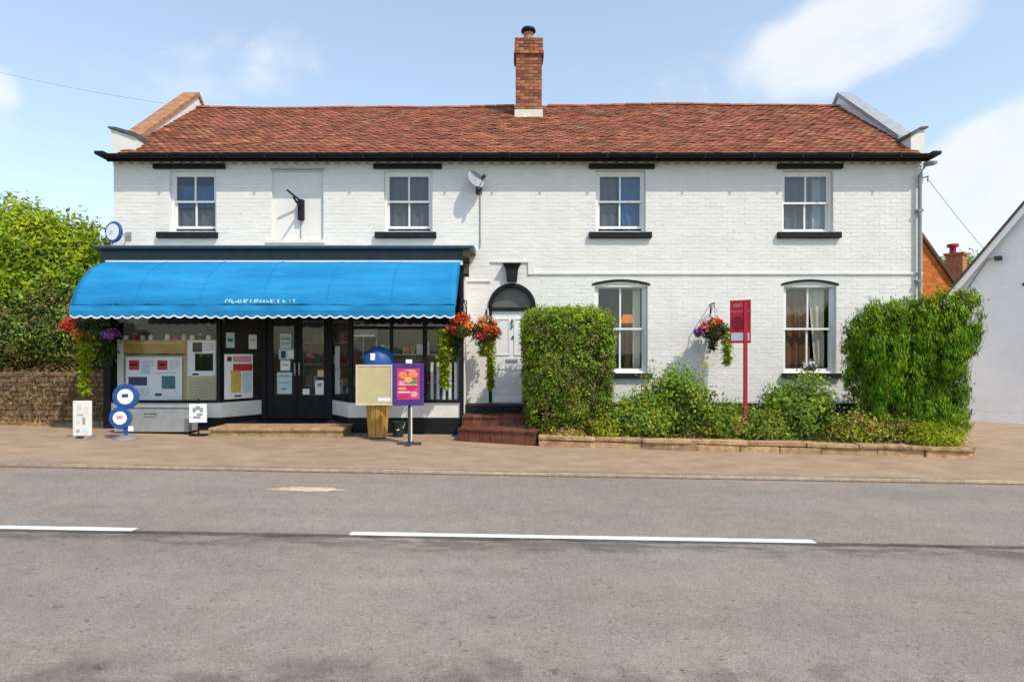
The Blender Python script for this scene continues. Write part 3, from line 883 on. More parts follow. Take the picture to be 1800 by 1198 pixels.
# blind window panel
mb = MB()
mb.box(-4.80, -3.77, FY + .07, FY + .29, 3.86, 5.24)
bl = add('blind_window', mb, 'white_paint_brick', house)
add('sill', MB().box(-4.90, -3.74, FY - .05, FY + .07, 3.79, 3.855), 'off_white', bl)
add('lintel', MB().box(-4.82, -3.75, FY - .02, FY + .02, 5.242, 5.275), 'lead', bl)

# front door
dr = add('front_door', MB().box(-.405, .405, FY + .10, FY + .145, .605, 2.44), 'door_white', house)
mb = MB()
for (xa, xb) in ((-.33, -.04), (.04, .33)):
    for (za, zb) in ((.78, 1.30), (1.55, 2.30)):
        for q in (0,):
            t = .03
            mb.box(xa, xb, FY + .088, FY + .0995, za, za + t); mb.box(xa, xb, FY + .088, FY + .0995, zb - t, zb)
            mb.box(xa, xa + t, FY + .088, FY + .0995, za + t, zb - t); mb.box(xb - t, xb, FY + .088, FY + .0995, za + t, zb - t)
add('panel_moulding', mb, 'door_white', dr)
add('weather_board', MB().box(-.39, .39, FY + .07, FY + .0995, .63, .70), 'door_white', dr)
add('knocker', MB().tube([(0, FY + .08, 2.26), (0, FY + .06, 2.22), (0, FY + .06, 2.14), (0, FY + .085, 2.11)], .018), 'black_paint', dr)
add('letter_plate', MB().box(-.12, .12, FY + .082, FY + .0995, 1.42, 1.48).box(-.10, .10, FY + .075, FY + .0815, 1.435, 1.465), 'steel', dr)
add('door_knob', MB().lathe([(.02, 0), (.02, .03), (.035, .045), (.03, .07), (0, .075)], .33, FY + .0, 1.5, 12, 'y'), 'black_paint', dr)
add('number_plate', MB().tube([(-.02, FY + .09, 1.88), (.02, FY + .09, 1.94), (.035, FY + .09, 1.88)], .012), 'black_paint', dr)
m = MB()
m.box(-.462, -.407, FY + .06, FY + .2, .605, 2.515); m.box(.407, .462, FY + .06, FY + .2, .605, 2.515); m.box(-.407, .407, FY + .055, FY + .2, 2.442, 2.515)
add('door_frame', m, 'black_paint', dr)
fan = MB(); pts = [(0.40 * math.cos(math.pi * k / 24), 2.515 + .40 * math.sin(math.pi * k / 24)) for k in range(25)]
fan.prism(pts, 'y', FY + .11, FY + .13)
fl = add('fanlight', fan, 'fanlight_grey', dr)
def ring(r0, r1, zc, y0, y1, n=28):
    m = MB()
    for k in range(n):
        a, b = math.pi * k / n, math.pi * (k + 1) / n
        m.prism([(r0 * math.cos(a), zc + r0 * math.sin(a)), (r1 * math.cos(a), zc + r1 * math.sin(a)), (r1 * math.cos(b), zc + r1 * math.sin(b)), (r0 * math.cos(b), zc + r0 * math.sin(b))], 'y', y0, y1)
    return m
add('arch_moulding', ring(.40, .475, 2.515, FY - .035, FY + .12), 'black_paint', dr)
m = MB()
m.hexa([(-.10, FY - .10, 3.02), (.10, FY - .10, 3.02), (.10, FY + .003, 3.02), (-.10, FY + .003, 3.02), (-.125, FY - .13, 3.28), (.125, FY - .13, 3.28), (.125, FY + .003, 3.28), (-.125, FY + .003, 3.28)])
add('keystone', m, 'dark_sill', dr)
add('keystone_cap', MB().hexa([(-.13, FY - .14, 3.281), (.13, FY - .14, 3.281), (.13, FY + .002, 3.281), (-.13, FY + .002, 3.281), (-.18, FY - .19, 3.375), (.18, FY - .19, 3.375), (.18, FY + .002, 3.375), (-.18, FY + .002, 3.375)]), 'black_paint', dr)

# downpipe on the right corner
mb = MB().tube([(8.30, 12.62, 5.33), (8.16, 12.66, 5.30), (8.10, 12.72, 5.12), (8.10, 12.73, 0.1)], .036, 10)
mb.box(8.14, 8.34, 12.55, 12.68, 5.31, 5.36)
dp = add('downpipe', mb, 'pipe_grey', house, smooth=False)
mb = MB()
for z in (1.6, 3.0, 4.4): mb.box(8.045, 8.155, 12.685, 12.80, z, z + .05)
add('pipe_clip', mb, 'pipe_grey', dp, stuff=True)

# ------------------------------------------------------------------ shopfront
SY = 12.2
ZF = 0.26
sf = MB()
# posts of the black timber front
DX0, DX1, DY = -4.97, -3.70, 12.95
LSP, RSP = -5.58, -3.07
def post(mb, x, y, w=.07, d=.08, z0=.66, z1=3.3): mb.box(x - w / 2, x + w / 2, y - d / 2, y + d / 2, z0, z1)
post(sf, -7.70, SY + .02, .13, .10, 0, 3.3); post(sf, -5.58, SY + .01, .075); post(sf, RSP, SY + .01, .075)
post(sf, -1.66, SY + .01, .075); post(sf, -2.30, SY + .012, .05); post(sf, -0.955, SY + .02, .07, .10, 0, 3.3)
post(sf, DX0 - .03, DY, .09, .1, ZF); post(sf, DX1 + .03, DY, .09, .1, ZF)
sf.box(-7.63, -5.62, SY - .01, SY + .07, 2.52, 2.60); sf.box(RSP + .04, -1.0, SY - .01, SY + .07, 2.05, 2.11); sf.box(DX0, DX1, DY - .03, DY + .05, 2.50, 2.60)
sf.box(-7.63, -5.62, SY - .03, SY + .08, .655, .70); sf.box(RSP + .04, -1.0, SY - .03, SY + .08, .655, .70)
shop = add('shopfront', sf, 'black_paint', house)
def slant(p, q, t, z0, z1):         # upright slab between plan points p and q
    d = Vector((q[0] - p[0], q[1] - p[1])).normalized(); n_ = Vector((-d.y, d.x)) * t
    return MB().hexa([(p[0], p[1], z0), (q[0], q[1], z0), (q[0] + n_.x, q[1] + n_.y, z0), (p[0] + n_.x, p[1] + n_.y, z0),
                      (p[0], p[1], z1), (q[0], q[1], z1), (q[0] + n_.x, q[1] + n_.y, z1), (p[0] + n_.x, p[1] + n_.y, z1)])
PL0, PL1 = (LSP + .04, SY), (DX0 - .08, DY - .04)
PR0, PR1 = (DX1 + .08, DY - .04), (RSP - .04, SY)
for (za, zb, m_, nm, o_) in ((.37, .655, 'off_white', 'stall_riser', 0.0), (-.1, .368, 'black_paint', 'riser_plinth', -.025)):
    add(nm, MB().box(-7.64, -5.54, SY + o_, SY + .1, za, zb), m_, shop)
    add(nm, MB().box(RSP - .04, -.99, SY + o_, SY + .1, za, zb), m_, shop)
    add(nm, slant((PL0[0], PL0[1] + .002 + o_), (PL1[0], PL1[1] + o_), .09, za, zb), m_, shop)
    add(nm, slant((PR0[0], PR0[1] + o_), (PR1[0], PR1[1] + .002 + o_), .09, za, zb), m_, shop)
add('splay_frame', slant((PL0[0], PL0[1] - .01), PL1, .07, .656, .70), 'black_paint', shop)
add('splay_frame', slant(PR0, (PR1[0], PR1[1] - .01), .07, .656, .70), 'black_paint', shop)
for (a, b) in ((-7.635, -5.62), (RSP + .04, -2.325), (-2.275, -1.70), (-1.62, -1.0)):
    add('pane', MB().box(a, b, SY + .025, SY + .033, .70, 3.28), 'shop_glass', shop)
add('pane', slant((PL0[0] + .02, PL0[1] + .035), (PL1[0] - .0, PL1[1] + .02), .006, .70, 3.28), 'shop_glass', shop)
add('pane', slant((PR0[0] + .0, PR0[1] + .02), (PR1[0] - .02, PR1[1] + .035), .006, .70, 3.28), 'shop_glass', shop)
# the right-hand return of the projecting front and its left end
add('return_wall', MB().box(-.92, -.90, SY + .03, FY + .005, -.1, 3.3), 'off_white', shop)
add('return_wall', MB().box(-7.78, -7.765, SY + .03, FY + .005, -.1, 3.3), 'black_paint', shop)
# fascia and cornice
add('fascia', MB().box(-7.80, -.93, SY - .06, FY - .01, 3.30, 3.54), 'navy_paint', shop)
m = MB(); m.prism([(SY - .07, 3.541), (SY - .22, 3.555), (SY - .22, 3.60), (FY - .005, 3.625), (FY - .005, 3.541)], 'x', -7.84, -.72)
add('cornice', m, 'navy_paint', shop)
m = MB(); m.prism([(SY - .225, 3.602), (SY - .225, 3.612), (FY - .006, 3.645), (FY - .006, 3.628)], 'x', -7.845, -.715)
add('lead_capping', m, 'lead', shop)
m = MB(); m.prism([(SY + .05, 3.30), (SY - .07, 3.32), (SY - .17, 3.40), (SY - .19, 3.54), (SY + .05, 3.54)], 'x', -.925, -.80)
m.prism([(SY + .05, 3.05), (SY - .03, 3.10), (SY - .05, 3.30), (SY + .05, 3.30)], 'x', -.92, -.82)
add('corbel', m, 'barge_brown', shop)
# double doors
for (a, b, g0, g1) in ((DX0 + .02, -4.335, -4.83, -4.40), (-4.325, DX1 - .02, -4.24, -3.80)):
    m = MB()
    m.box(a, g0, DY - .02, DY + .03, ZF + .02, 2.49); m.box(g1, b, DY - .02, DY + .03, ZF + .02, 2.49)
    m.box(g0, g1, DY - .02, DY + .03, ZF + .02, .74); m.box(g0, g1, DY - .02, DY + .03, 2.40, 2.49)
    d_ = add('shop_door', m, 'black_paint', shop)
    add('door_pane', MB().box(g0, g1, DY + .002, DY + .009, .74, 2.40), 'shop_glass', d_)
    m = MB()
    for z in (.34, .62): m.box(g0, g1, DY - .03, DY - .0205, z, z + .025)
    for x in (g0, g1 - .025): m.box(x, x + .025, DY - .03, DY - .0205, .365, .62)
    add('door_panel', m, 'dark_sill', d_)
    add('door_handle', MB().tube([((b - .04) if a < -4.4 else (a + .04), DY - .05, 1.15), ((b - .04) if a < -4.4 else (a + .04), DY - .05, 1.4)], .012), 'steel', d_)
add('door_step', MB().box(DX0 - .08, DX1 + .08, 12.19, DY + .02, -.1, ZF - .002), 'dark_sill', shop)
# interior of the shop
add('shop_back_wall', MB().box(-7.6, -.93, 16.0, 16.1, .255, 3.32), 'interior_beige', shop)

# front step on the pavement
st = thing('shop_step', 'low tan stone step in front of the dark double shop doors', 'step', (-4.4, 11.75, .1))
add('tread', MB().box(-5.42, -3.02, 11.42, 12.17, .205, .262), 'stone_tan', st, bevel=.01)
add('riser', MB().box(-5.39, -3.05, 11.45, 12.165, -.05, .204), 'stone_tan', st)

# awning
PROF = [(12.10, 3.32), (11.98, 3.295), (11.80, 3.235), (11.60, 3.135), (11.42, 3.00), (11.27, 2.84), (11.16, 2.68), (11.09, 2.52), (11.06, 2.42)]
AX0, AX1 = -7.62, -.98
aw = thing('shop_awning', 'bright blue bulging fabric awning with white scalloped edge over the shop window', 'awning', (-4.3, 12.1, 3.3))
m = MB(); nx = 60; vs = []; fs = []
prof2 = []
for i in range(len(PROF) - 1):
    for k in range(3):
        t = k / 3; prof2.append((PROF[i][0] * (1 - t) + PROF[i + 1][0] * t, PROF[i][1] * (1 - t) + PROF[i + 1][1] * t))
prof2.append(PROF[-1])
np_ = len(prof2)
for i in range(nx + 1):
    x = AX0 + (AX1 - AX0) * i / nx
    for j, (y, z) in enumerate(prof2):
        s = j / (np_ - 1)
        wob = .013 * math.sin(x * 4.1 + s * 3) * math.sin(math.pi * s) + .010 * math.sin(x * 9.7 - s * 7) * s * s + .006 * math.sin(x * 2.3 + 1) * math.sin(s * 17) + .004 * math.sin(x * 23 + s * 9) * s
        rib = -.022 * abs(math.sin((x - AX0) / (AX1 - AX0) * math.pi * 4)) ** .5 * math.sin(math.pi * min(1, s * 1.2)) if 0 < s < 1 else 0
        vs.append((x, y + wob * .6 - rib * .5, z + wob + rib))
for i in range(nx):
    for j in range(np_ - 1):
        fs.append((i * np_ + j, i * np_ + j + 1, (i + 1) * np_ + j + 1, (i + 1) * np_ + j))
m.add(vs, fs)
cano = add('canopy', m, 'awning_blue', aw, smooth=True)
so = cano.modifiers.new('thick', 'SOLIDIFY'); so.thickness = .006
for k in range(1, 6):
    x = AX0 + (AX1 - AX0) * k / 6
    i = round(k * nx / 6)
    pts = [vs[i * np_ + j] for j in range(np_)]
    add('seam', MB().tube([(p_[0], p_[1] - .004, p_[2] + .004) for p_ in pts], .007, 5), 'awning_blue', cano)
for xe in (AX0, AX1):
    m = MB(); inner = [(12.10, 2.75)] if False else [(12.08, 2.46)]
    m.prism([(y, z) for y, z in PROF] + [(11.12, 2.40), (12.06, 3.20)], 'x', xe - .004, xe + .004)
    add('end_panel', m, 'awning_blue', aw)
NS = 37; m = MB(); tr = MB(); nseg = NS * 8
vs = []; fs = []; tvs = []; tfs = []
for i in range(nseg + 1):
    x = AX0 + (AX1 - AX0) * i / nseg
    ph = (i / 8) % 1.0
    zb = 2.205 + .038 * (1 - math.sin(math.pi * ph)) + .006 * math.sin(x * 3)
    y = 11.045 + .012 * math.sin(x * 4.3) + .006 * math.sin(x * 13)
    vs += [(x, 11.05, 2.42), (x, y - .012, 2.33), (x, y, zb)]
    tvs += [(x, y - .004, zb + .012), (x, y - .004, zb - .012), (x, y + .006, zb - .012)]
    if i:
        b = 3 * i
        fs += [(b - 3, b, b + 1, b - 2), (b - 2, b + 1, b + 2, b - 1)]
        tfs += [(b - 3, b, b + 1, b - 2), (b - 2, b + 1, b + 2, b - 1)]
m.add(vs, fs); tr.add(tvs, tfs)
val = add('valance', m, 'awning_blue', aw)
so = val.modifiers.new('thick', 'SOLIDIFY'); so.thickness = .005; so.offset = 1
add('edge_trim', tr, 'fabric_white', val)
add('front_bar', MB().tube([(AX0 - .01, 11.07, 2.405), (AX1 + .01, 11.07, 2.405)], .020, 10), 'navy_paint', aw)
add('cassette', MB().box(AX0 - .05, AX1 + .05, 12.085, 12.139, 3.26, 3.345), 'white_gloss', aw)
for x in (-6.9, -4.3, -1.7):
    add('folding_arm', MB().tube([(x, 12.10, 3.28), (x + .25, 11.6, 2.95), (x, 11.08, 2.42)], .018, 8), 'steel', aw)
# the line of white lettering on the awning, too small to make out
def aw_pt(x, s):
    t = s * (len(PROF) - 1); i = min(int(t), len(PROF) - 2); u = t - i
    return Vector((x, PROF[i][0] * (1 - u) + PROF[i + 1][0] * u, PROF[i][1] * (1 - u) + PROF[i + 1][1] * u))
lt = MB(); x = wx(393, 11.1); xe = wx(521, 11.1)
rr = random.Random(4)
while x < xe:
    w = rr.uniform(.035, .06)
    if rr.random() < .12: x += .05; continue
    s0, s1 = .885, .965
    for q in range(rr.choice((2, 2, 3))):
        a = rr.choice((0, .5, 1)) * (w - .012)
        if rr.random() < .6:
            xa, xb, sa, sb = x + a, x + a + .013, s0, s1
        else:
            sm = rr.choice((s0, (s0 + s1) / 2, s1 - .02)); xa, xb, sa, sb = x, x + w - .005, sm, sm + .02
        P4 = [aw_pt(xa, sa), aw_pt(xb, sa), aw_pt(xb, sb), aw_pt(xa, sb)]
        off = Vector((0, -.030, .012))
        lt.add([tuple(p + off) for p in P4], [(0, 1, 2, 3)])
    x += w + .012
add('lettering', lt, 'paper_blue', cano, stuff=True)

# ------------------------------------------------------------------ door steps
ds = thing('door_steps', 'two dark red tiled steps up to the white front door', 'steps', (-.3, 11.6, 0))
add('step_core', MB().hexa([(-.94, 11.31, -.2), (.40, 10.90, -.2), (.40, 12.2, -.2), (-.94, 12.2, -.2), (-.94, 11.31, .245), (.40, 10.90, .245), (.40, 12.2, .245), (-.94, 12.2, .245)]), 'mortar', ds)
add('step_core', MB().box(-.90, .38, 11.68, 12.28, .245, .42), 'mortar', ds)
def steptiles(p, q, z0, z1, depth, n):
    d = Vector((q[0] - p[0], q[1] - p[1])); Ln = d.length; d.normalize(); nn = Vector((-d.y, d.x)); w = Ln / n
    for i in range(n):
        a = Vector(p) + d * (w * i + .004); b = Vector(p) + d * (w * (i + 1) - .004)
        m = MB()
        for (za, zb, o0, o1) in ((z0, z1 - .035, 0, .03), (z1 - .03, z1, -.025, depth)):
            pts = [a + nn * o0, b + nn * o0, b + nn * o1, a + nn * o1]
            m.hexa([(t.x, t.y, za) for t in pts] + [(t.x, t.y, zb) for t in pts])
        add('tile', m, 'step_red', ds)
steptiles((-.96, 11.29), (.41, 10.87), -.1, .275, .42, 7)
steptiles((-.91, 11.65), (.385, 11.65), .276, .45, .6, 7)
add('threshold', MB().box(-.90, .44, 12.28, FY - .031, .20, .60), 'black_paint', ds)

# ------------------------------------------------------------------ planter wall
pl = thing('planter_wall', 'low tan stone wall edging the planted bed along the pavement', 'wall', (4, 10.6, 0))
A, B = Vector((.44, 10.80)), Vector((7.46, 10.26))
d = (B - A); Lp = d.length; d.normalize(); nn = Vector((-d.y, d.x))
u = 0
def ptop(x): return g_pave(x) + .185
def pseg(u0, u1, z0f, z1f, o0, o1):
    pts = [A + d * u0 + nn * o0, A + d * u1 + nn * o0, A + d * u1 + nn * o1, A + d * u0 + nn * o1]
    j = lambda a=.008: random.uniform(-a, a)
    return MB().hexa([(p.x + j(), p.y + j(.014), g_pave(p.x) + z0f) for p in pts] + [(p.x + j(), p.y + j(.014), g_pave(p.x) + z1f + j(.012)) for p in pts])
while u < Lp - .05:
    w = min(random.uniform(.62, .95), Lp - u)
    e = random.uniform(-.012, .012)
    add('stone', pseg(u + .006, u + w - .006, -.05, .11 + e * .4, .02 + e, .20), 'stone_tan', pl, bevel=.012)
    u += w
u = 0
while u < Lp - .05:
    w = min(random.uniform(.75, 1.1), Lp - u)
    e = random.uniform(-.01, .01)
    add('coping_stone', pseg(u + .005, u + w - .005, .115, .185 + e * .5, e, .23), 'stone_tan', pl, bevel=.014)
    u += w
C = B + nn * 1.9
for i in range(3):
    p0 = B + nn * (.235 + .6 * i); p1 = B + nn * (.22 + .6 * (i + 1))
    m = MB().hexa([(p0.x - .2, p0.y, -.3), (p0.x - .01, p0.y, -.3), (p1.x - .01, p1.y, -.3), (p1.x - .2, p1.y, -.3)] +
                  [(p0.x - .2, p0.y, g_pave(p0.x) + .18), (p0.x - .01, p0.y, g_pave(p0.x) + .18), (p1.x - .01, p1.y, g_pave(p1.x) + .18), (p1.x - .2, p1.y, g_pave(p1.x) + .18)])
    add('stone', m, 'stone_tan', pl, bevel=.012)
# soil of the bed
m = MB(); nxs, nys = 60, 16; vs = []; fs = []
for j in range(nys + 1):
    for i in range(nxs + 1):
        x = .44 + (7.4 - .44) * i / nxs
        yf = 10.90 - (x - .44) * (.54 / 7.02) + .08
        y = yf + (12.79 - yf) * j / nys
        vs.append((x, y, g_pave(x) + .13 + .05 * math.sin(x * 2.3 + y * 1.7) * math.sin(y * 3.1) + random.uniform(-.02, .02)))
for j in range(nys):
    for i in range(nxs): fs.append((j * (nxs + 1) + i, j * (nxs + 1) + i + 1, (j + 1) * (nxs + 1) + i + 1, (j + 1) * (nxs + 1) + i))
m.add(vs, fs)
struct('flower_bed', m, 'soil', smooth=True)

# ------------------------------------------------------------------ planting
def stems(centre, n, spread, h, r=.012, z0=None):
    m = MB()
    for _ in range(n):
        a = random.uniform(0, 6.28); s = spread * random.uniform(.3, 1)
        bx, by = centre[0] + random.uniform(-.1, .1) * spread, centre[1] + random.uniform(-.1, .1) * spread
        p0 = (bx, by, centre[2]); p1 = (bx + s * .4 * math.cos(a), by + s * .4 * math.sin(a), centre[2] + h * .5)
        p2 = (bx + s * math.cos(a), by + s * math.sin(a), centre[2] + h * random.uniform(.75, 1))
        m.tube([p0, p1, p2], r, 5, r * .35)
    return m

def shrub(name, label, cat, base, radii, zc, mats, n_clump, per, leaf, power=2.2, taper=0.0, up=.25, aspect=.45, clump_r=.07, group=None, stem_n=14, shell=(.55, 1.0), jitter=.9, bumpy=0.0):
    t = thing(name, label, cat, base, group=group)
    add('stem', stems(base, stem_n, min(radii[0], radii[1]) * .8, (zc + radii[2] * .8) - base[2], .016), 'twig', t, stuff=True)
    tot = sum(f for _, f, _ in mats)
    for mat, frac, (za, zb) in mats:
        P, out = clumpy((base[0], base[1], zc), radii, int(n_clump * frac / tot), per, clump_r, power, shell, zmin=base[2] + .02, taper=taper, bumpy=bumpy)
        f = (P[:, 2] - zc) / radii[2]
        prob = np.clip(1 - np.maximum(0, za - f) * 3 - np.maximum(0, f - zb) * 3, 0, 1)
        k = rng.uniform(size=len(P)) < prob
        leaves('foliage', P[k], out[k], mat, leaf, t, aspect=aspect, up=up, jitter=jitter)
    return t

# clipped hedge beside the front door
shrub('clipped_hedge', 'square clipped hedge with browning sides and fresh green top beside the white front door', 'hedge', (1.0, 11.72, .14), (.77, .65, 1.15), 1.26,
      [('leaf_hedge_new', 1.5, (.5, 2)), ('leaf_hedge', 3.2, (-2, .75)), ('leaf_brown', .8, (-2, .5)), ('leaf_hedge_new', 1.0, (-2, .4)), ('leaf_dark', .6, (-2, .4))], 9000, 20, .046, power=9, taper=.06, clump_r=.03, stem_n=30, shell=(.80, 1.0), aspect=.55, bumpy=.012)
# big evergreen at the corner: upright columns of foliage fanning from the base
lb = thing('evergreen_bush', 'tall broad evergreen bush of upright foliage at the house corner', 'bush', (6.95, 11.5, -.05))
add('stem', stems((6.95, 11.5, -.05), 40, .7, 2.0, .018), 'twig', lb, stuff=True)
cols = {'leaf_laurel': ([], []), 'leaf_bright': ([], []), 'leaf_hedge': ([], []), 'leaf_dark': ([], [])}
for i in range(64):
    fx = -1 + 2 * ((i // 4) + random.random()) / 16; fy = (-.95, -.35, .3, -.75)[i % 4] + random.uniform(-.12, .12)
    top = 2.52 + .14 * fx + random.uniform(-.24, .20) - .10 * abs(fy)
    hgt = random.uniform(.55, 1.0)
    zc_ = random.uniform(.50, 1.1) if i % 4 in (1, 3) else top - hgt
    sprd = .80 + .22 * zc_ / 1.6
    c_ = (6.97 + fx * .85 * sprd, 11.5 + fy * .55 * sprd, zc_)
    P, O = clumpy(c_, (random.uniform(.13, .21), random.uniform(.14, .22), hgt), 64, 32, .04, 2.2, (.75, 1.06), zmin=.1)
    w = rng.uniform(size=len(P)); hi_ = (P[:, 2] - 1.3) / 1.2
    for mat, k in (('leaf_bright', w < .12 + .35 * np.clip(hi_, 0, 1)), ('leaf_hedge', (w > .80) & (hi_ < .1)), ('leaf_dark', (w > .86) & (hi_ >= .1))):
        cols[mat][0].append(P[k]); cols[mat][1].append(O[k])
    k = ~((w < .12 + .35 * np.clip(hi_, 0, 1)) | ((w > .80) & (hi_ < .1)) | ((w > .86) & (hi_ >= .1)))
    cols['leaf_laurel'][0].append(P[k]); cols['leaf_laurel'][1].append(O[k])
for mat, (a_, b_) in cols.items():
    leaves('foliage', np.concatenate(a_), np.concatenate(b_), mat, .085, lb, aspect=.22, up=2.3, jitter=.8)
# shrubs in the bed
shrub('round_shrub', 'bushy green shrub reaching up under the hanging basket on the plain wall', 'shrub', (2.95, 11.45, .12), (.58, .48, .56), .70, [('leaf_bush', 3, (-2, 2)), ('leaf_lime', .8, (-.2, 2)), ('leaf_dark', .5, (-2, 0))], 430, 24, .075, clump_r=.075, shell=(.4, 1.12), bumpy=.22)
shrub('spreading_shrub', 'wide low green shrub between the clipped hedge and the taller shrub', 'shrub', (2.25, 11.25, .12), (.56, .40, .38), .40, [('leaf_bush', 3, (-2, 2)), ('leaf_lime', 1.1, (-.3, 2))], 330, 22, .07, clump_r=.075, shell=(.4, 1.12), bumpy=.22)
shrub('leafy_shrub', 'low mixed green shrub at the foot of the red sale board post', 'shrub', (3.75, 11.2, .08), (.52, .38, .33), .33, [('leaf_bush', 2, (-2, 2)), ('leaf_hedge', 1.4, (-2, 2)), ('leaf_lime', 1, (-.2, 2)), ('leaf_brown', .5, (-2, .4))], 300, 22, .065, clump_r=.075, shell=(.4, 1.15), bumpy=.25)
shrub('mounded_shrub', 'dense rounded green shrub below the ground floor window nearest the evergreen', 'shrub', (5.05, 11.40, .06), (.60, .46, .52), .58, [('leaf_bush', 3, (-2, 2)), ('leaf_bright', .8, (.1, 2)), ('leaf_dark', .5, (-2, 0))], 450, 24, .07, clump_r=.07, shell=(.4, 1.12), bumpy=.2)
shrub('small_shrub', 'small olive green shrub between the sale board and the rounded shrub', 'shrub', (4.35, 11.05, .06), (.40, .30, .26), .27, [('leaf_hedge', 2, (-2, 2)), ('leaf_bush', 1.5, (-2, 2)), ('leaf_lime', .7, (0, 2))], 220, 20, .06, clump_r=.07, shell=(.4, 1.15), bumpy=.25)
shrub('golden_shrub', 'low yellow green shrub at the foot of the evergreen below the window', 'shrub', (5.95, 11.05, .05), (.48, .32, .28), .25, [('leaf_lime', 2, (-2, 2)), ('leaf_bush', 1.2, (-2, 2)), ('dry_grass', .6, (-2, 2))], 240, 20, .06, clump_r=.07, shell=(.4, 1.12), bumpy=.25)
shrub('lime_groundcover', 'bright lime groundcover spilling over the end of the planter wall', 'shrub', (7.0, 10.66, .04), (.46, .26, .20), .19, [('leaf_lime', 1.6, (-2, 2)), ('leaf_bright', 2, (-2, 2))], 280, 20, .05, clump_r=.055, shell=(.4, 1.12), bumpy=.2)
shrub('straggly_shrub', 'thin brownish green plant at the front of the evergreen bush', 'shrub', (6.5, 10.85, .05), (.32, .22, .25), .22, [('leaf_lime', 1, (-2, 2)), ('leaf_brown', 1, (-2, 2))], 110, 16, .06, clump_r=.07)
shrub('yellow_plant', 'small yellow leaved plant at the window side foot of the clipped hedge', 'plant', (1.58, 11.0, .12), (.22, .18, .18), .28, [('leaf_lime', 1, (-2, 2))], 90, 18, .06, clump_r=.05)
shrub('dry_plant', 'dried tan plant on bare soil in front of the clipped hedge', 'plant', (.95, 10.98, .14), (.38, .12, .08), .19, [('dry_grass', 2, (-2, 2)), ('leaf_lime', .6, (-2, 2))], 80, 14, .05, clump_r=.04)
# litter of dead twigs on the soil
P = np.stack([rng.uniform(.6, 7.2, 2600), rng.uniform(10.85, 11.3, 2600), np.zeros(2600)], 1)
P[:, 1] -= (P[:, 0] - .44) * .07
P[:, 2] = TILT * P[:, 0] + .03 + .15
o = leaves('fallen_leaf_litter', P, np.tile([0, 0, .2], (2600, 1)), 'leaf_brown', .07, None, aspect=.3, up=.15, jitter=1.0)
o['label'] = 'scatter of dead brown leaves on the soil of the bed'; o['category'] = 'leaf litter'

# big hedge tree left of the house, over the stone retaining wall
ht = thing('hedge_tree', 'large bright green overgrown tree above the rubble wall beside the shop', 'tree', (-11.0, 14.6, .6))
m = MB()
m.tube([(-11.0, 14.6, .3), (-11.1, 14.5, 1.6), (-10.9, 14.4, 2.6)], .16, 9, .11)
for a, e, l_ in ((0, .6, 2.2), (70, .8, 1.8), (150, .5, 2.4), (215, .7, 2.0), (290, .6, 2.0), (30, 1.1, 2.4), (180, 1.1, 2.3)):
    a = R(a); p0 = Vector((-10.95, 14.45, 2.0 + .4 * random.random()))
    p2 = p0 + Vector((math.cos(a) * l_ * math.cos(e), math.sin(a) * l_ * .8 * math.cos(e), l_ * math.sin(e)))
    m.tube([p0, (p0 + p2) / 2 + Vector((0, 0, .15)), p2], .075, 6, .02)
add('trunk', m, 'bark', ht)
def blob_tree(parent, blobs, mat_sets, leaf, **kw):
    for mat, frac, (za, zb) in mat_sets:
        Ps, Os = [], []
        for (c, r, n) in blobs:
            P, O = clumpy(c, r, int(n * frac), 24, .11, 2.0, (.6, 1.02), zmin=1.0)
            f = (P[:, 2] - c[2]) / r[2]
            pr_ = np.clip(1 - np.maximum(0, za - f) * 3 - np.maximum(0, f - zb) * 3, 0, 1)
            k = rng.uniform(size=len(P)) < pr_
            Ps.append(P[k]); Os.append(O[k])
        leaves('crown', np.concatenate(Ps), np.concatenate(Os), mat, leaf, parent, **kw)
blob_tree(ht, [((-11.3, 14.3, 4.1), (1.25, 1.1, .95), 330), ((-10.1, 14.3, 3.75), (1.15, 1.1, .95), 320), ((-12.7, 14.5, 4.15), (1.3, 1.2, .95), 280),
               ((-9.35, 14.1, 3.15), (.80, .9, .85), 240), ((-11.9, 13.9, 3.2), (1.4, .8, .8), 280), ((-10.5, 13.8, 2.9), (1.3, .8, .75), 280), ((-8.85, 13.9, 2.75), (.55, .6, .55), 130),
               ((-14.3, 14.8, 3.8), (1.4, 1.2, 1.2), 200)],
          [('leaf_bright', 1.0, (-.35, 2)), ('leaf_bush', .55, (-2, .15))], .115, up=.3)
blob_tree(ht, [((-12.0, 13.6, 2.3), (1.3, .6, .85), 420), ((-10.6, 13.5, 2.1), (1.2, .6, .9), 460), ((-9.3, 13.5, 2.2), (.9, .55, 1.0), 420), ((-13.3, 13.8, 2.2), (1.0, .6, .9), 240), ((-8.45, 13.5, 1.9), (.45, .45, .85), 200), ((-10.5, 14.6, 2.2), (2.6, .5, 1.2), 500), ((-13.2, 14.8, 2.2), (1.6, .5, 1.4), 240)],
          [('leaf_bush', .8, (-2, 2)), ('leaf_brown', .7, (-2, 2)), ('leaf_dark', .5, (-2, 2))], .075, up=.1)
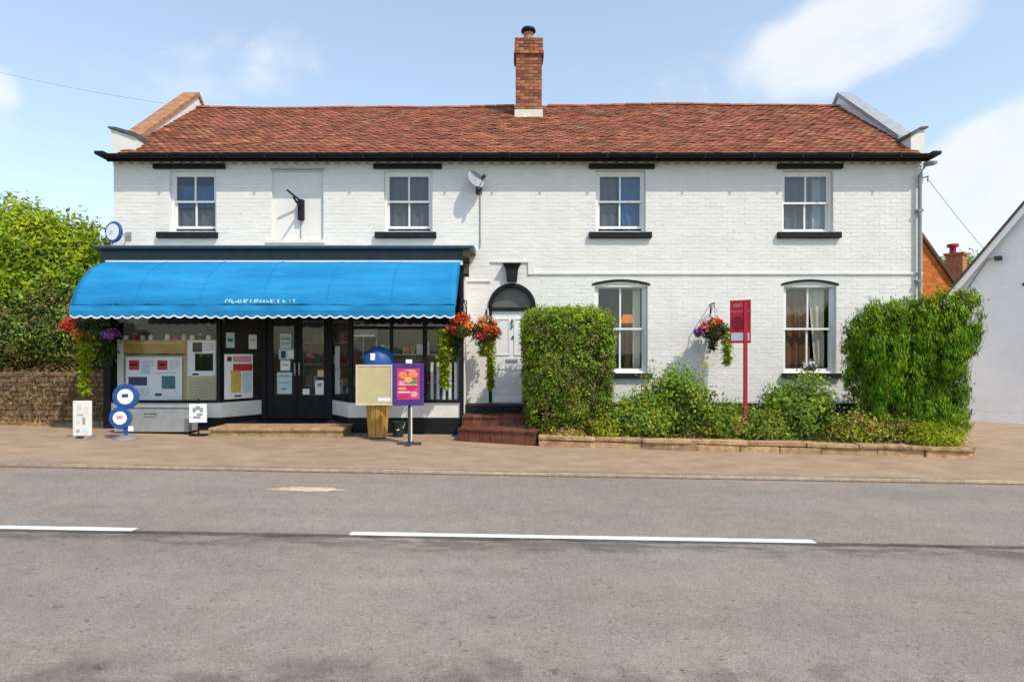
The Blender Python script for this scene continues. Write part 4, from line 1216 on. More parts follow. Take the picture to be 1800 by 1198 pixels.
# rubble retaining wall
rw = thing('rubble_wall', 'old brown rubble stone wall under the overgrown tree', 'wall', (-10.5, 13.0, .1))
add('wall_core', MB().box(-16, -8.0, 12.95, 13.5, -.1, 1.12), 'soil', rw)
z = .12; cnt = 0
while z < 1.12:
    h = random.uniform(.085, .14); x = -12.4
    while x < -8.02:
        w = min(random.uniform(.16, .40), -8.0 - x)
        if w > .05:
            e = random.uniform(-.03, .02)
            j = lambda: random.uniform(-.015, .015)
            m = MB().hexa([(x + .008 + j(), 12.90 + e, z + .006), (x + w - .008 + j(), 12.90 + e + j(), z + .006), (x + w - .008, 13.05, z + .006), (x + .008, 13.05, z + .006),
                           (x + .008 + j(), 12.90 + e + j(), z + h - .006 + j()), (x + w - .008 + j(), 12.90 + e, z + h - .006 + j()), (x + w - .008, 13.05, z + h - .006), (x + .008, 13.05, z + h - .006)])
            add('stone', m, 'stone_rubble', rw, bevel=.015)
        x += w
    z += h
add('stone_course', MB().box(-16, -12.41, 12.92, 12.96, -.1, 1.1), 'stone_rubble', rw)
struct('raised_ground', MB().box(-40, -8.3, 13.5, 40, -.2, 1.0), 'soil')
P = np.stack([rng.uniform(-12.6, -8.1, 3600), rng.uniform(12.78, 12.95, 3600), rng.uniform(.35, 1.3, 3600)], 1)
o = leaves('dry_creeper', P, np.tile([0, -.4, -.6], (3600, 1)), 'leaf_brown', .13, None, aspect=.15, up=-.5, jitter=.6)
o['label'] = 'dead brown creeper stems hanging over the rubble wall'; o['category'] = 'creeper'
P = np.stack([rng.uniform(-12.6, -9.0, 2200), rng.uniform(12.45, 12.9, 2200), np.zeros(2200)], 1); P[:, 2] = TILT * P[:, 0] + .03
o = leaves('dry_grass_verge', P, np.tile([0, 0, .8], (2200, 1)), 'dry_grass', .14, None, aspect=.10, up=.8, jitter=.6)
o['label'] = 'dry yellow grass along the foot of the rubble wall'; o['category'] = 'grass'

# ------------------------------------------------------------------ hanging baskets
def basket(loc, label, flower_blobs, trails, wallY=None, drop=.45, r=.19, arm=None):
    t = thing('hanging_basket', label, 'flower basket', (loc[0], loc[1], loc[2] - r))
    c = Vector(loc)
    add('bowl', MB().lathe([(0, -r * .9), (r * .6, -r * .7), (r * .95, -r * .2), (r, .02), (r * .93, .02), (r * .85, -.05), (0, -.06)], c.x, c.y, c.z, 16), 'twig', t, smooth=True)
    top = c + Vector((0, 0, drop))
    for k in range(3):
        a = 2.1 * k + .4
        add('chain', MB().tube([(c.x + r * math.cos(a), c.y + r * math.sin(a), c.z), tuple(top)], .004, 4), 'black_paint', t)
    if arm is not None:
        add('bracket', MB().tube([tuple(top), (top.x, top.y, top.z + .03), (arm[0], arm[1], top.z + .03), (arm[0], arm[1], top.z - .22)], .011, 6).tube([(arm[0], arm[1], top.z - .18), ((top.x + arm[0]) / 2, (top.y + arm[1]) / 2, top.z + .02)], .009, 6), 'black_paint', t)
    P, O = clumpy((c.x, c.y, c.z + .02), (r * 1.25, r * 1.15, r * .8), 60, 14, .04)
    leaves('foliage', P, O, 'leaf_dark', .07, t, aspect=.55)
    for (dx, dy, dz, rr_, mat, n_) in flower_blobs:
        P, O = clumpy((c.x + dx, c.y + dy, c.z + dz), (rr_, rr_, rr_ * .75), n_, 10, .018)
        leaves('flower', P, O, mat, .042, t, aspect=.9, up=.3)
    for (dx, dy, w, zt, ln, mat) in trails:
        n_ = int(900 * ln)
        s = rng.uniform(0, 1, n_)
        ww = w * (1 - .65 * s)
        P = np.stack([c.x + dx + rng.normal(size=n_) * ww * .5, c.y + dy + rng.normal(size=n_) * ww * .4, c.z + zt - s * ln], 1)
        leaves('trailing_foliage', P, np.tile([0, 0, -1.0], (n_, 1)), mat, .085, t, aspect=.35, up=-.4, jitter=.6)
    return t
# beside the shop door
basket((-.92, 11.62, 2.03), 'red and orange flower basket with a long lime trail at the awning corner', [(0.0, -.1, .16, .17, 'petal_red', 60), (-.10, -.1, .02, .13, 'petal_red', 34), (.10, -.12, .05, .12, 'petal_orange', 30)],
       [(-.30, .0, .16, .0, 1.05, 'leaf_trail'), (-.12, .05, .12, -.05, .5, 'leaf_dark')], arm=(-.86, 12.14), drop=.52)
basket((-.50, 12.25, 1.98), 'orange and pink flower basket hung between the awning and the front door', [(0, -.1, .16, .20, 'petal_orange', 60), (.14, -.12, .04, .13, 'petal_red', 40), (-.10, -.14, -.03, .12, 'petal_pink', 30), (.02, -.15, .05, .14, 'petal_red', 30)],
       [(.09, -.05, .07, -.05, 1.0, 'leaf_trail'), (-.05, .0, .14, -.05, .38, 'leaf_bush')], arm=(-.50, FY), drop=.42)
basket((-7.70, 11.75, 2.0), 'red and purple flower basket at the far end of the awning by the tree', [(-.34, -.1, .10, .15, 'petal_red', 50), (-.18, -.12, -.03, .12, 'petal_orange', 26), (.36, -.05, -.06, .13, 'petal_purple', 50), (-.26, -.1, .2, .08, 'petal_pink', 16)],
       [(-.10, -.05, .16, -.02, 1.12, 'leaf_trail'), (.25, .05, .2, .02, .6, 'leaf_dark'), (.05, .0, .3, .18, .25, 'leaf_bush')], arm=(-7.68, 12.18), drop=.48)
basket((3.92, 12.42, 2.02), 'purple and orange flower basket hung on the plain white wall', [(-.31, -.05, -.03, .085, 'petal_purple', 30), (-.20, -.08, .08, .12, 'petal_pink', 30), (.02, -.06, .16, .13, 'petal_red', 34), (-.05, -.10, .10, .10, 'petal_orange', 20)],
       [(.24, -.03, .10, -.02, .62, 'leaf_trail'), (-.03, 0, .12, -.05, .3, 'leaf_dark')], arm=(3.96, FY), drop=.52)

# ------------------------------------------------------------------ things on the pavement
# small pictured board by the tree
def base_z(x): return g_pave(x)
X, Y = wx(145, 10.78), 10.78; gz = base_z(X)
t = thing('pavement_board', 'narrow white picture board on feet at the end of the shop by the tree', 'sign', (X, Y, gz), R(4), local=True)
add('panel', MB().box(-.15, .15, -.015, .015, .05, .64), 'off_white', t, bevel=.008)
for s in (-.12, .12): add('foot', MB().box(s - .02, s + .02, -.14, .14, 0, .05), 'grey_panel', t)
for (a, b, c_, d_, m_) in ((-.07, -.01, .48, .57, 'paper_pink'), (-.08, .02, .39, .42, 'print_sage'), (.01, .05, .24, .36, 'grey_panel'), (-.09, -.04, .11, .16, 'lead'), (.03, .10, .44, .54, 'paper_pale'), (-.10, -.03, .26, .34, 'paper_pale'), (.02, .09, .10, .17, 'paper_blue')):
    add('print', MB().box(a, b, -.0175, -.0152, c_, d_), m_, t)
# twin blue roundel sign
X, Y = wx(217, 10.82), 10.82; gz = base_z(X)
t = thing('roundel_sign', 'blue pavement sign of two stacked discs with white centres', 'sign', (X, Y, gz), R(6), local=True)
add('base', MB().lathe([(.20, 0), (.20, .03), (.10, .06), (.03, .07)], .04, 0, 0, 20), 'steel', t)
add('post', MB().box(.0, .06, .0, .025, .06, .60), 'plastic_blue', t)
for (cx_, cz_, r_) in ((.045, .72, .215), (-.04, .36, .185)):
    dsk = add('disc', MB().lathe([(0, -.02), (r_ - .01, -.02), (r_, -.01), (r_, .01), (r_ - .01, .02), (0, .02)], cx_, -.01 if cz_ > .5 else -.012, cz_, 28, 'y'), 'plastic_blue', t)
    add('disc_centre', MB().lathe([(0, -.030), (r_ * .60, -.030), (r_ * .60, -.0205)], cx_, -.01 if cz_ > .5 else -.012, cz_, 24, 'y'), 'plastic_white', dsk)
    add('print', MB().box(cx_ - .05, cx_ + .05, -.046, -.0425, cz_ - .01, cz_ + .045), 'print_pink' if cz_ < .5 else 'print_navy', dsk)
add('tag', MB().box(.09, .17, -.035, -.015, .14, .22), 'plastic_white', t)
# grey storage box under the window
X0, X1 = wx(200, 11.55), wx(331, 11.55)
t = thing('storage_box', 'flat grey metal storage box under the shop window', 'box', ((X0 + X1) / 2, 11.75, base_z(-6.6)), 0, local=True)
w = (X1 - X0) / 2
add('body', MB().box(-w, w, -.2, .2, .03, .46), 'grey_panel', t, bevel=.01)
add('lid', MB().box(-w - .015, w + .015, -.215, .215, .462, .50), 'grey_panel', t, bevel=.01)
for s in (-w + .05, w - .05): add('foot', MB().box(s - .03, s + .03, -.17, .17, 0, .03), 'black_paint', t)
add('handle', MB().tube([(-.1, -.2, .36), (-.1, -.235, .36), (.1, -.235, .36), (.1, -.2, .36)], .008, 6), 'black_paint', t)
# little dog notice
X, Y = wx(349, 11.4), 11.4
t = thing('notice_stake', 'small square white notice with dark symbol on a short stand by the stone step', 'sign', (X, Y, base_z(X)), 0, local=True)
add('stand', MB().box(-.012, .012, -.01, .01, .03, .66).box(-.13, .13, -.09, .09, 0, .03), 'black_paint', t)
pn = add('panel', MB().box(-.155, .155, -.025, -.0105, .24, .57), 'plastic_white', t)
for (a, b, c_, d_) in ((-.09, -.04, .42, .50), (.04, .09, .42, .50), (-.04, .04, .46, .53), (-.08, .05, .31, .35), (-.02, .08, .36, .40)):
    add('print', MB().box(a, b, -.0275, -.0255, c_, d_), 'grey_panel', pn)
# timber litter bin with panel and blue hood
X, Y = wx(664, 11.5), 11.5; gz = base_z(X)
t = thing('litter_bin', 'golden timber slatted bin with cream panel and blue domed hood before the shop window', 'bin', (X, Y, gz), 0, local=True)
n_ = 14
for k in range(n_):
    a = 2 * math.pi * k / n_; ca, sa = math.cos(a), math.sin(a)
    def pp(r_, w_, z_): return (r_ * ca - w_ * sa, r_ * sa + w_ * ca, z_)
    m = MB().hexa([pp(.165, -.034, .03), pp(.165, .034, .03), pp(.145, .034, .03), pp(.145, -.034, .03), pp(.205, -.042, .64), pp(.205, .042, .64), pp(.185, .042, .64), pp(.185, -.042, .64)])
    add('slat', m, 'slat_wood', t)
add('liner', MB().lathe([(.14, 0), (.14, .02), (.18, .63)], 0, 0, 0, 16), 'print_dark', t)
add('panel', MB().box(-.33, .30, -.235, -.215, .62, 1.31), 'board_beige', t, bevel=.006)
m = MB()
for (a, b, c_, d_) in ((-.335, .305, .61, .635), (-.335, .305, 1.295, 1.32), (-.335, -.31, .635, 1.295), (.28, .305, .635, 1.295)): m.box(a, b, -.245, -.2352, c_, d_)
add('panel_frame', m, 'curtain_cream', t)
add('panel_label', MB().box(.05, .28, -.238, -.2355, .68, .74), 'paper_white', t)
add('hood', MB().lathe([(.29, .63), (.29, 1.33), (.275, 1.45), (.22, 1.56), (.12, 1.63), (0, 1.65)], 0, .09, 0, 24), 'plastic_blue', t, smooth=True)
add('hood_badge', MB().box(-.09, -.01, -.195, -.16, 1.40, 1.52), 'plastic_white', t)
# poster sign on a pole
X, Y = wx(719, 10.75), 10.75; gz = base_z(X)
t = thing('poster_sign', 'purple pole sign with magenta and orange treats poster outside the shop', 'sign', (X, Y, gz), R(2), local=True)
add('base', MB().box(-.2, .2, -.03, .09, 0, .035).box(-.04, .04, -.2, .26, .001, .04), 'print_dark', t)
add('post', MB().tube([(0, .03, .05), (0, .03, 1.40)], .024, 10), 'print_dark', t)
pn = add('panel', MB().box(-.27, .25, -.015, .007, .66, 1.36), 'print_purple', t, bevel=.01)
add('print', MB().box(-.20, .18, -.018, -.0153, .76, 1.28), 'print_magenta', pn)
for (cx_, cz_, rx_, rz_, m_) in ((-.10, 1.17, .075, .06, 'print_orange'), (.07, 1.18, .08, .055, 'print_orange'), (-.01, 1.09, .07, .05, 'print_yellow'), (-.12, 1.04, .05, .035, 'print_pink'), (.10, 1.05, .05, .05, 'print_green'),
                              (.05, .97, .08, .04, 'print_red'), (-.11, .94, .07, .03, 'print_orange'), (-.08, .81, .09, .03, 'print_red'), (.09, .85, .06, .05, 'print_pink'), (.02, 1.245, .10, .015, 'print_pink')):
    add('print', MB().lathe([(0, -.001), (1, -.001), (1, .001)], 0, 0, 0, 18, 'y') if False else MB().add([(cx_ + rx_ * math.cos(6.2832 * k / 16), -.0205, cz_ + rz_ * math.sin(6.2832 * k / 16)) for k in range(16)], [tuple(range(16))]), m_, pn)
for (a, b, c_, d_) in ((-.18, .02, .875, .892), (-.18, .15, 1.005, 1.014)): add('print', MB().box(a, b, -.0222, -.0212, c_, d_), 'paper_white', pn)
add('finial', MB().box(-.05, .05, -.02, .02, 1.365, 1.43), 'plastic_white', t)
add('post_strip', MB().box(.028, .05, .012, .03, .05, .66), 'off_white', t)
# small dark planter at the stall riser
X, Y = wx(700, 11.75), 11.75
t = thing('bucket', 'dark green bucket against the stall riser behind the poster sign', 'bucket', (X, Y, base_z(X)), 0, local=True)
add('body', MB().lathe([(.09, 0), (.125, .26), (.135, .26), (.135, .28), (.115, .28), (.085, .03), (0, .03)], 0, 0, 0, 18), 'bucket_green', t)
add('handle', MB().tube([(-.125, 0, .26), (-.10, -.05, .17), (0, -.125, .13), (.10, -.05, .17), (.125, 0, .26)], .005, 5), 'steel', t)

# red sale board in the bed
t = thing('sale_board', 'red estate sale board on a tall red post standing in the flower bed', 'sign', (4.0, 10.98, .05), 0, local=True)
add('post', MB().box(-.028, .028, -.028, .028, 0, 2.42), 'sale_dark', t)
pnl = add('front_panel', slant((-.20, .19), (.07, -.052), .012, 1.72, 2.46), 'sale_red', t)
add('side_panel', slant((.072, -.052), (.17, .20), .012, 1.72, 2.46), 'sale_dark', t)
def on_panel(u0, u1, z0, z1, m_):
    p, q = Vector((-.20, .19)), Vector((.07, -.052)); dd = q - p; nv = Vector((-dd.y, dd.x)).normalized() * -.003
    a, b = p + dd * u0 + nv, p + dd * u1 + nv
    add('print', slant((a.x, a.y), (b.x, b.y), .002, z0, z1), m_, pnl)
on_panel(.06, .94, 1.76, 1.90, 'paper_white')
on_panel(.05, .95, 2.25, 2.28, 'sale_pink')
m = MB(); p, q = Vector((-.20, .19)), Vector((.07, -.052)); dd = q - p; nv = Vector((-dd.y, dd.x)).normalized() * -.004
vs = []
for k in range(18):
    a_ = 2 * math.pi * k / 18; u_ = .36 + .30 * math.cos(a_); z_ = 2.06 + .125 * math.sin(a_)
    w_ = p + dd * u_ + nv; vs.append((w_.x, w_.y, z_))
m.add(vs, [tuple(range(18))])
add('print', m, 'sale_dark', pnl)
on_panel(.15, .85, 2.34, 2.40, 'sale_pink')

# ------------------------------------------------------------------ things fixed to the house front
# satellite dish with cable
t = thing('satellite_dish', 'grey satellite dish under the eaves between two upstairs windows', 'satellite dish', (-.66, FY, 4.7))
dv = Vector((.55, -.7, .45)).normalized()
c0 = Vector((-.72, FY - .19, 5.00))
e1 = dv.cross(Vector((0, 0, 1))).normalized(); e2 = e1.cross(dv)
m = MB(); vs = []; fs = []; rings = 5; sg = 22
for i in range(rings + 1):
    r_ = .185 * i / rings
    for k in range(sg):
        a = 2 * math.pi * k / sg
        vs.append(tuple(c0 + e1 * r_ * math.cos(a) + e2 * r_ * 1.08 * math.sin(a) + dv * (.9 * r_ * r_)))
for i in range(rings):
    for k in range(sg): fs.append((i * sg + k, i * sg + (k + 1) % sg, (i + 1) * sg + (k + 1) % sg, (i + 1) * sg + k))
m.add(vs, fs)
di = add('dish', m, 'dish_grey', t, smooth=True)
so = di.modifiers.new('thick', 'SOLIDIFY'); so.thickness = .008
lnb = c0 + dv * .30 - e2 * .12
add('feed_arm', MB().tube([tuple(c0 - e2 * .22), tuple(lnb)], .010, 6), 'pipe_grey', t)
add('receiver', MB().tube([tuple(lnb), tuple(lnb - dv * .10)], .034, 10), 'print_dark', t)
add('mount', MB().tube([tuple(c0 - dv * .01), (c0.x + .05, FY - .10, c0.z - .10), (-.66, FY - .02, 4.84)], .018, 8).box(-.72, -.60, FY - .022, FY - .0045, 4.76, 4.92), 'print_dark', t)
add('cable', MB().tube([(-.635, FY - .014, 4.80), (-.635, FY - .014, 3.70)], .011, 6), 'pipe_grey', t)
# bracket arm on the blind window
t = thing('wall_bracket', 'dark flag pole bracket with slanting rod fixed on the blank painted panel', 'bracket', (-4.22, FY + .05, 4.3))
add('plate', MB().box(-4.275, -4.165, FY - .03, FY + .069, 4.26, 4.66), 'dark_sill', t)
add('rod', MB().tube([(-4.22, FY - .02, 4.63), (-4.42, FY - .22, 4.80)], .02, 8), 'dark_sill', t)
add('arm', MB().tube([(-4.22, FY - .03, 4.5), (-4.22, FY - .42, 4.60)], .022, 8), 'dark_sill', t)
add('cable', MB().tube([(-4.24, FY + .06, 4.26), (-4.24, FY + .06, 3.88)], .009, 5), 'pipe_grey', t)
# round blue and white sign at the corner
t = thing('round_sign', 'round white disc sign with blue rim projecting at the house corner above the awning', 'sign', (-7.66, FY - .02, 3.9))
cy = 12.36; cc = Vector((-7.68, cy, 3.93))
m = MB().lathe([(0, -.03), (.19, -.03), (.205, -.015), (.205, .015), (.19, .03), (0, .03)], 0, 0, 0, 30, 'y')
rot = Matrix.Rotation(R(-18), 3, 'Z') @ Matrix.Rotation(R(12), 3, 'Y')
def turned(mb_): 
    q = MB(); q.v = [tuple(cc + rot @ Vector(v)) for v in mb_.v]; q.f = mb_.f; return q
rim = add('rim', turned(m), 'plastic_blue', t)
add('face', turned(MB().lathe([(0, -.036), (.158, -.036), (.158, -.0305)], 0, 0, 0, 28, 'y')), 'plastic_white', rim)
add('print', turned(MB().box(-.07, .02, -.040, -.0365, -.05, .03)), 'paper_blue', rim)
add('bracket', MB().tube([(-7.66, cy + .02, 3.93), (-7.66, FY, 3.93)], .016, 8).box(-7.72, -7.60, FY - .02, FY - .0045, 3.85, 4.01), 'steel', t)
# service cables in the air
def cable(name, label, a, b, sagm, r_=.011):
    a, b = Vector(a), Vector(b); pts = []
    for i in range(21):
        t_ = i / 20; p = a.lerp(b, t_); p.z -= sagm * 4 * t_ * (1 - t_); pts.append(tuple(p))
    tag(add(name, MB().tube(pts, r_, 5), 'cable_pale'), label, 'cable')
cable('overhead_cable', 'thin overhead cable running from the gutter corner to the cottage roof', (8.24, 12.70, 5.05), (12.18, 16.55, 4.30), .03, .008)
cable('overhead_cable', 'thin overhead wire crossing the sky to the gable beside the tree', (-7.9, 14.6, 7.28), (-18.0, 20.5, 11.0), .1, .008)
t = thing('utility_pole', 'tall timber pole carrying the overhead wire beyond the tree', 'pole', (-18.0, 20.5, .9))
add('pole', MB().tube([(-18.0, 20.5, .8), (-18.0, 20.5, 11.1)], .14, 10, .10), 'bark', t)
add('crossarm', MB().box(-18.5, -17.5, 20.42, 20.5, 10.7, 10.82), 'bark', t)
tag(add('cable_bracket', MB().box(8.2, 8.245, 12.86, 12.95, 5.0, 5.2).tube([(8.22, 12.9, 5.1), (8.25, 12.7, 5.1), (8.24, 12.70, 5.0)], .012, 6), 'print_dark'), 'small dark cable hook on the gable corner below the gutter', 'bracket')

# ------------------------------------------------------------------ shop window contents
def sheet(name, label, cat, x0, x1, y0, y1, Y, base, prints=(), group=None, thick=.006):
    """upright flat sheet facing the street, its prints given as fractions (u0,u1,v0,v1) of it, v from the bottom"""
    X0, X1, Z0, Z1 = wx(x0, Y), wx(x1, Y), wz(y1, Y), wz(y0, Y)
    w, h = X1 - X0, Z1 - Z0
    o = add(name, MB().box(0, w, 0, thick, 0, h), base)
    o.location = (X0, Y, Z0); OFF[o.name] = Vector((0, 0, 0))
    tag(o, label, cat, group)
    for (u0, u1, v0, v1, m_) in prints:
        add('print', MB().box(u0 * w, u1 * w, -.003, -.0003, v0 * h, v1 * h), m_, o)
    return o
def fine_print(o, w, h, areas):
    """rows of print too small to read, as the photograph shows them"""
    m = MB(); r2 = random.Random(5)
    for (u0, u1, v0, v1, n_) in areas:
        for i in range(n_):
            v = v0 + (v1 - v0) * (i + .5) / n_; u = u0
            while u < u1 - .02:
                du_ = min(r2.uniform(.02, .09), u1 - u)
                m.box(u * w, (u + du_) * w, -.0045, -.0032, (v - .006) * h, (v + .006) * h); u += du_ + .012
    add('fine_print', m, 'grey_panel', o, stuff=True)
WY = 12.262
sheet('display_backing', 'tan backing board behind the posters filling the shop display window', 'board', 217, 384, 597, 706, WY + .045, 'board_beige', thick=.02)
sheet('notice_board', 'golden wooden header board across the top of the poster display window', 'board', 218, 326, 598, 624, WY + .01, 'board_wood', [(0.02, .98, .02, .12, 'print_dark'), (.05, .95, .78, .9, 'print_yellow')], thick=.03)
wp = sheet('window_poster', 'wide white poster with two red squares in the shop window', 'poster', 221, 320, 627, 703, WY, 'paper_white',
      [(.06, .24, .70, .92, 'print_red'), (.56, .74, .70, .92, 'print_red'), (.05, .38, .34, .54, 'print_navy'), (.64, .88, .26, .56, 'print_teal'), (.52, .64, .10, .16, 'print_dark'), (.08, .20, .80, .84, 'print_pink'), (.58, .70, .80, .84, 'print_pink'), (.28, .44, .60, .80, 'paper_blue')])
fine_print(wp, wx(320, WY) - wx(221, WY), wz(627, WY) - wz(703, WY), [(.06, .42, .10, .28, 4), (.30, .5, .80, .92, 3), (.78, .95, .72, .92, 4), (.55, .9, .60, .66, 1)])
wp = sheet('window_poster', 'tall beige poster with one red square and dark green picture', 'poster', 328, 381, 597, 706, WY, 'paper_cream',
      [(.04, .96, .42, .985, 'paper_white'), (.08, .96, .03, .40, 'board_beige'), (.20, .52, .80, .96, 'print_red'), (.28, .88, .50, .78, 'print_teal'), (.42, .60, .50, .78, 'print_dark'), (.20, .40, .43, .46, 'print_navy'), (.28, .42, .52, .74, 'print_green')])
fine_print(wp, wx(381, WY) - wx(328, WY), wz(597, WY) - wz(706, WY), [(.56, .92, .82, .95, 4), (.12, .9, .06, .34, 7)])
sheet('window_column', 'pale cream panel at the tree end of the shop window', 'panel', 206, 217, 596, 704, WY, 'off_white', thick=.03)
for i in range(11):
    x = 222 + i * 14.5
    Yj = 12.32
    t = thing('storage_jar', 'small %s jar with %s lid in the row above the poster display' % (('white', 'red', 'cream', 'white', 'dark')[i % 5], ('dark', 'metal')[i % 2]), 'jar', (wx(x, Yj), Yj, wz(597, Yj)), 0, 'jars above the poster display', local=True)
    add('body', MB().lathe([(.04, 0), (.045, .02), (.045, .075), (.03, .09)], 0, 0, 0, 10), ('paper_white', 'print_red', 'curtain_cream', 'paper_white', 'print_dark')[i % 5], t)
    add('lid', MB().lathe([(.033, .0905), (.033, .115), (0, .117)], 0, 0, 0, 10), ('print_dark', 'steel')[i % 2], t)
tag(add('jar_shelf', MB().box(wx(216, 12.3), wx(384, 12.3), 12.275, 12.40, wz(597, 12.32) - .03, wz(597, 12.32)), 'board_wood'), 'narrow wooden shelf carrying the row of jars in the shop window', 'shelf')
# posters on the splayed pane
def splay_sheet(label, x0, x1, y0, y1, base, prints=(), cat='poster'):
    p, q = Vector((PL0[0] + .02, PL0[1] + .035)), Vector((PL1[0], PL1[1] + .02))
    dd = q - p
    def u_of(x):
        k = (x - 900) / F
        return (k * p.y - p.x) / (dd.x - k * dd.y)
    u0, u1 = u_of(x0), u_of(x1); a, b = p + dd * u0, p + dd * u1
    Ym = (a.y + b.y) / 2
    w = (b - a).length; z0, z1 = wz(y1, Ym), wz(y0, Ym); h = z1 - z0
    o = add('window_poster' if cat == 'poster' else 'paper_notice', MB().box(0, w, -.006, -.003, 0, h), base)
    o.location = (a.x, a.y, z0); o.rotation_euler = (0, 0, math.atan2(dd.y, dd.x))
    OFF[o.name] = Vector((0, 0, 0)); tag(o, label, cat)
    for (c0_, c1_, v0, v1, m_) in prints:
        add('print', MB().box(c0_ * w, c1_ * w, -.0085, -.0063, v0 * h, v1 * h), m_, o)
splay_sheet('large white poster with red band and yellow figure on the angled pane', 394, 444, 622, 700, 'paper_white', [(.30, .98, .62, .78, 'print_red'), (.22, .58, .14, .64, 'print_yellow'), (.62, .94, .12, .6, 'paper_blue'), (.1, .25, .84, .94, 'print_dark'), (.35, .6, .04, .08, 'print_dark'), (.3, .95, .82, .95, 'print_pink')])
splay_sheet('small pale blue paper notice at the top of the angled pane by the window corner', 397, 412, 584, 611, 'paper_blue', [(.2, .8, .4, .6, 'print_teal')], 'notice')
splay_sheet('small plain white paper notice at the top of the angled pane next to the doors', 437, 451, 588, 613, 'paper_white', [(.2, .8, .6, .65, 'print_dark')], 'notice')
# notices on the doors
DYs = DY - .006
sheet('paper_notice', 'pale green paper notice topmost in the column on a shop door', 'notice', 492, 512, 586, 612, DYs, 'paper_blue', [(.1, .9, .6, .7, 'print_green'), (.1, .9, .3, .36, 'print_green')])
sheet('paper_notice', 'blue and white sticker second in the column of notices on a shop door', 'notice', 490, 517, 613, 631, DYs, 'paper_blue', [(.15, .45, .1, .8, 'print_navy'), (.6, .95, .2, .8, 'paper_white')])
sheet('paper_notice', 'grey white square notice third in the column of notices on a shop door', 'notice', 493, 510, 633, 651, DYs, 'paper_white', [(.2, .8, .5, .6, 'grey_panel')])
sheet('paper_notice', 'large pale blue notice lowest in the column of notices on a shop door', 'notice', 487, 513, 654, 692, DYs, 'paper_blue', [(.1, .9, .8, .86, 'grey_panel'), (.1, .9, .5, .54, 'grey_panel'), (.3, .6, .2, .26, 'print_teal')])
sheet('paper_notice', 'pinkish white notice low on the shop door with few notices', 'notice', 554, 569, 668, 693, DYs, 'paper_white', [(.25, .75, .55, .8, 'grey_panel')])
sheet('paper_notice', 'wide low white sticker at the bottom of the shop door with few notices', 'notice', 532, 544, 683, 693, DYs, 'paper_white')
sheet('paper_notice', 'small cream sticker just above the pinkish notice on the shop door', 'notice', 558, 569, 650, 662, DYs, 'paper_cream')
# shelving and goods inside
def shelf_unit(label, x0, x1, y0, z0, z1, n):
    t = thing('shelf_unit', label, 'shelves', ((x0 + x1) / 2, y0, z0))
    for xx in (x0, x1 - .03): add('upright', MB().box(xx, xx + .03, y0, y0 + .35, z0, z1), 'steel', t)
    add('back_panel', MB().box(x0 + .03, x1 - .03, y0 + .33, y0 + .35, z0, z1), 'interior_beige', t)
    for i in range(n):
        z = z0 + .1 + (z1 - z0 - .15) * i / (n - 1)
        add('shelf', MB().box(x0 + .031, x1 - .031, y0, y0 + .329, z, z + .025), 'off_white', t)
    return t
GOODS = ['print_red', 'print_yellow', 'paper_white', 'print_green', 'plastic_blue', 'print_orange', 'print_pink', 'paper_cream', 'curtain_cream', 'print_magenta']
GNAME = dict(print_red='red', print_yellow='yellow', paper_white='white', print_green='green', plastic_blue='blue', print_orange='orange', print_pink='pink', paper_cream='cream', curtain_cream='pale', print_magenta='magenta')
def goods(label, grp, x0, x1, y, zlist, wr=(.08, .16), hr=(.12, .26)):
    for z in zlist:
        x = x0 + .04
        while x < x1 - .15:
            w = random.uniform(*wr); h = random.uniform(*hr)
            m = MB().box(x, x + w, y + random.uniform(.02, .06), y + .2, z + .0005, z + h)
            g = random.choice(GOODS)
            o = add('packet', m, g, None, bevel=.006)
            tag(o, '%s packet on the %s shelf %s' % (GNAME[g], ('lower', 'middle', 'upper')[zlist.index(z)], label), 'packet', grp); x += w + random.uniform(.01, .05)
shelf_unit('tall shop shelving seen through the double doors', -4.75, -3.35, 14.5, ZF, 2.35, 5)
goods('seen through the double doors', 'packets behind the doors', -4.72, -3.4, 14.5, [ZF + .1 + 1.94 * i / 4 + .0255 for i in range(1, 4)])
shelf_unit('shop shelving behind the window with the timber bin', -2.85, -1.1, 13.4, ZF, 2.2, 4)
goods('behind the shop window with the timber bin', 'packets behind the right window', -2.8, -1.15, 13.4, [ZF + .1 + 1.79 * i / 3 + .0255 for i in range(1, 3)])
# slatted blind and sill goods in the right window end pane
for i in range(5):
    xx = -1.56 + i * .115
    tag(add('blind_slat', MB().box(xx, xx + .055, SY + .07, SY + .078, .71, 1.42), 'fabric_white'), 'upright white slat standing behind the end pane by the flower baskets', 'slat', 'white slats in the end pane')
sheet('paper_notice', 'tall white paper strip on the door post nearer the timber bin', 'notice', 589, 597, 608, 692, DY - .062, 'paper_white', [(.1, .9, .5, .52, 'grey_panel')])
sheet('window_poster', 'grey white notice hung high in the shop window behind the timber bin', 'poster', 618, 660, 574, 592, WY, 'grey_panel', [(.03, .97, .05, .2, 'paper_white')])

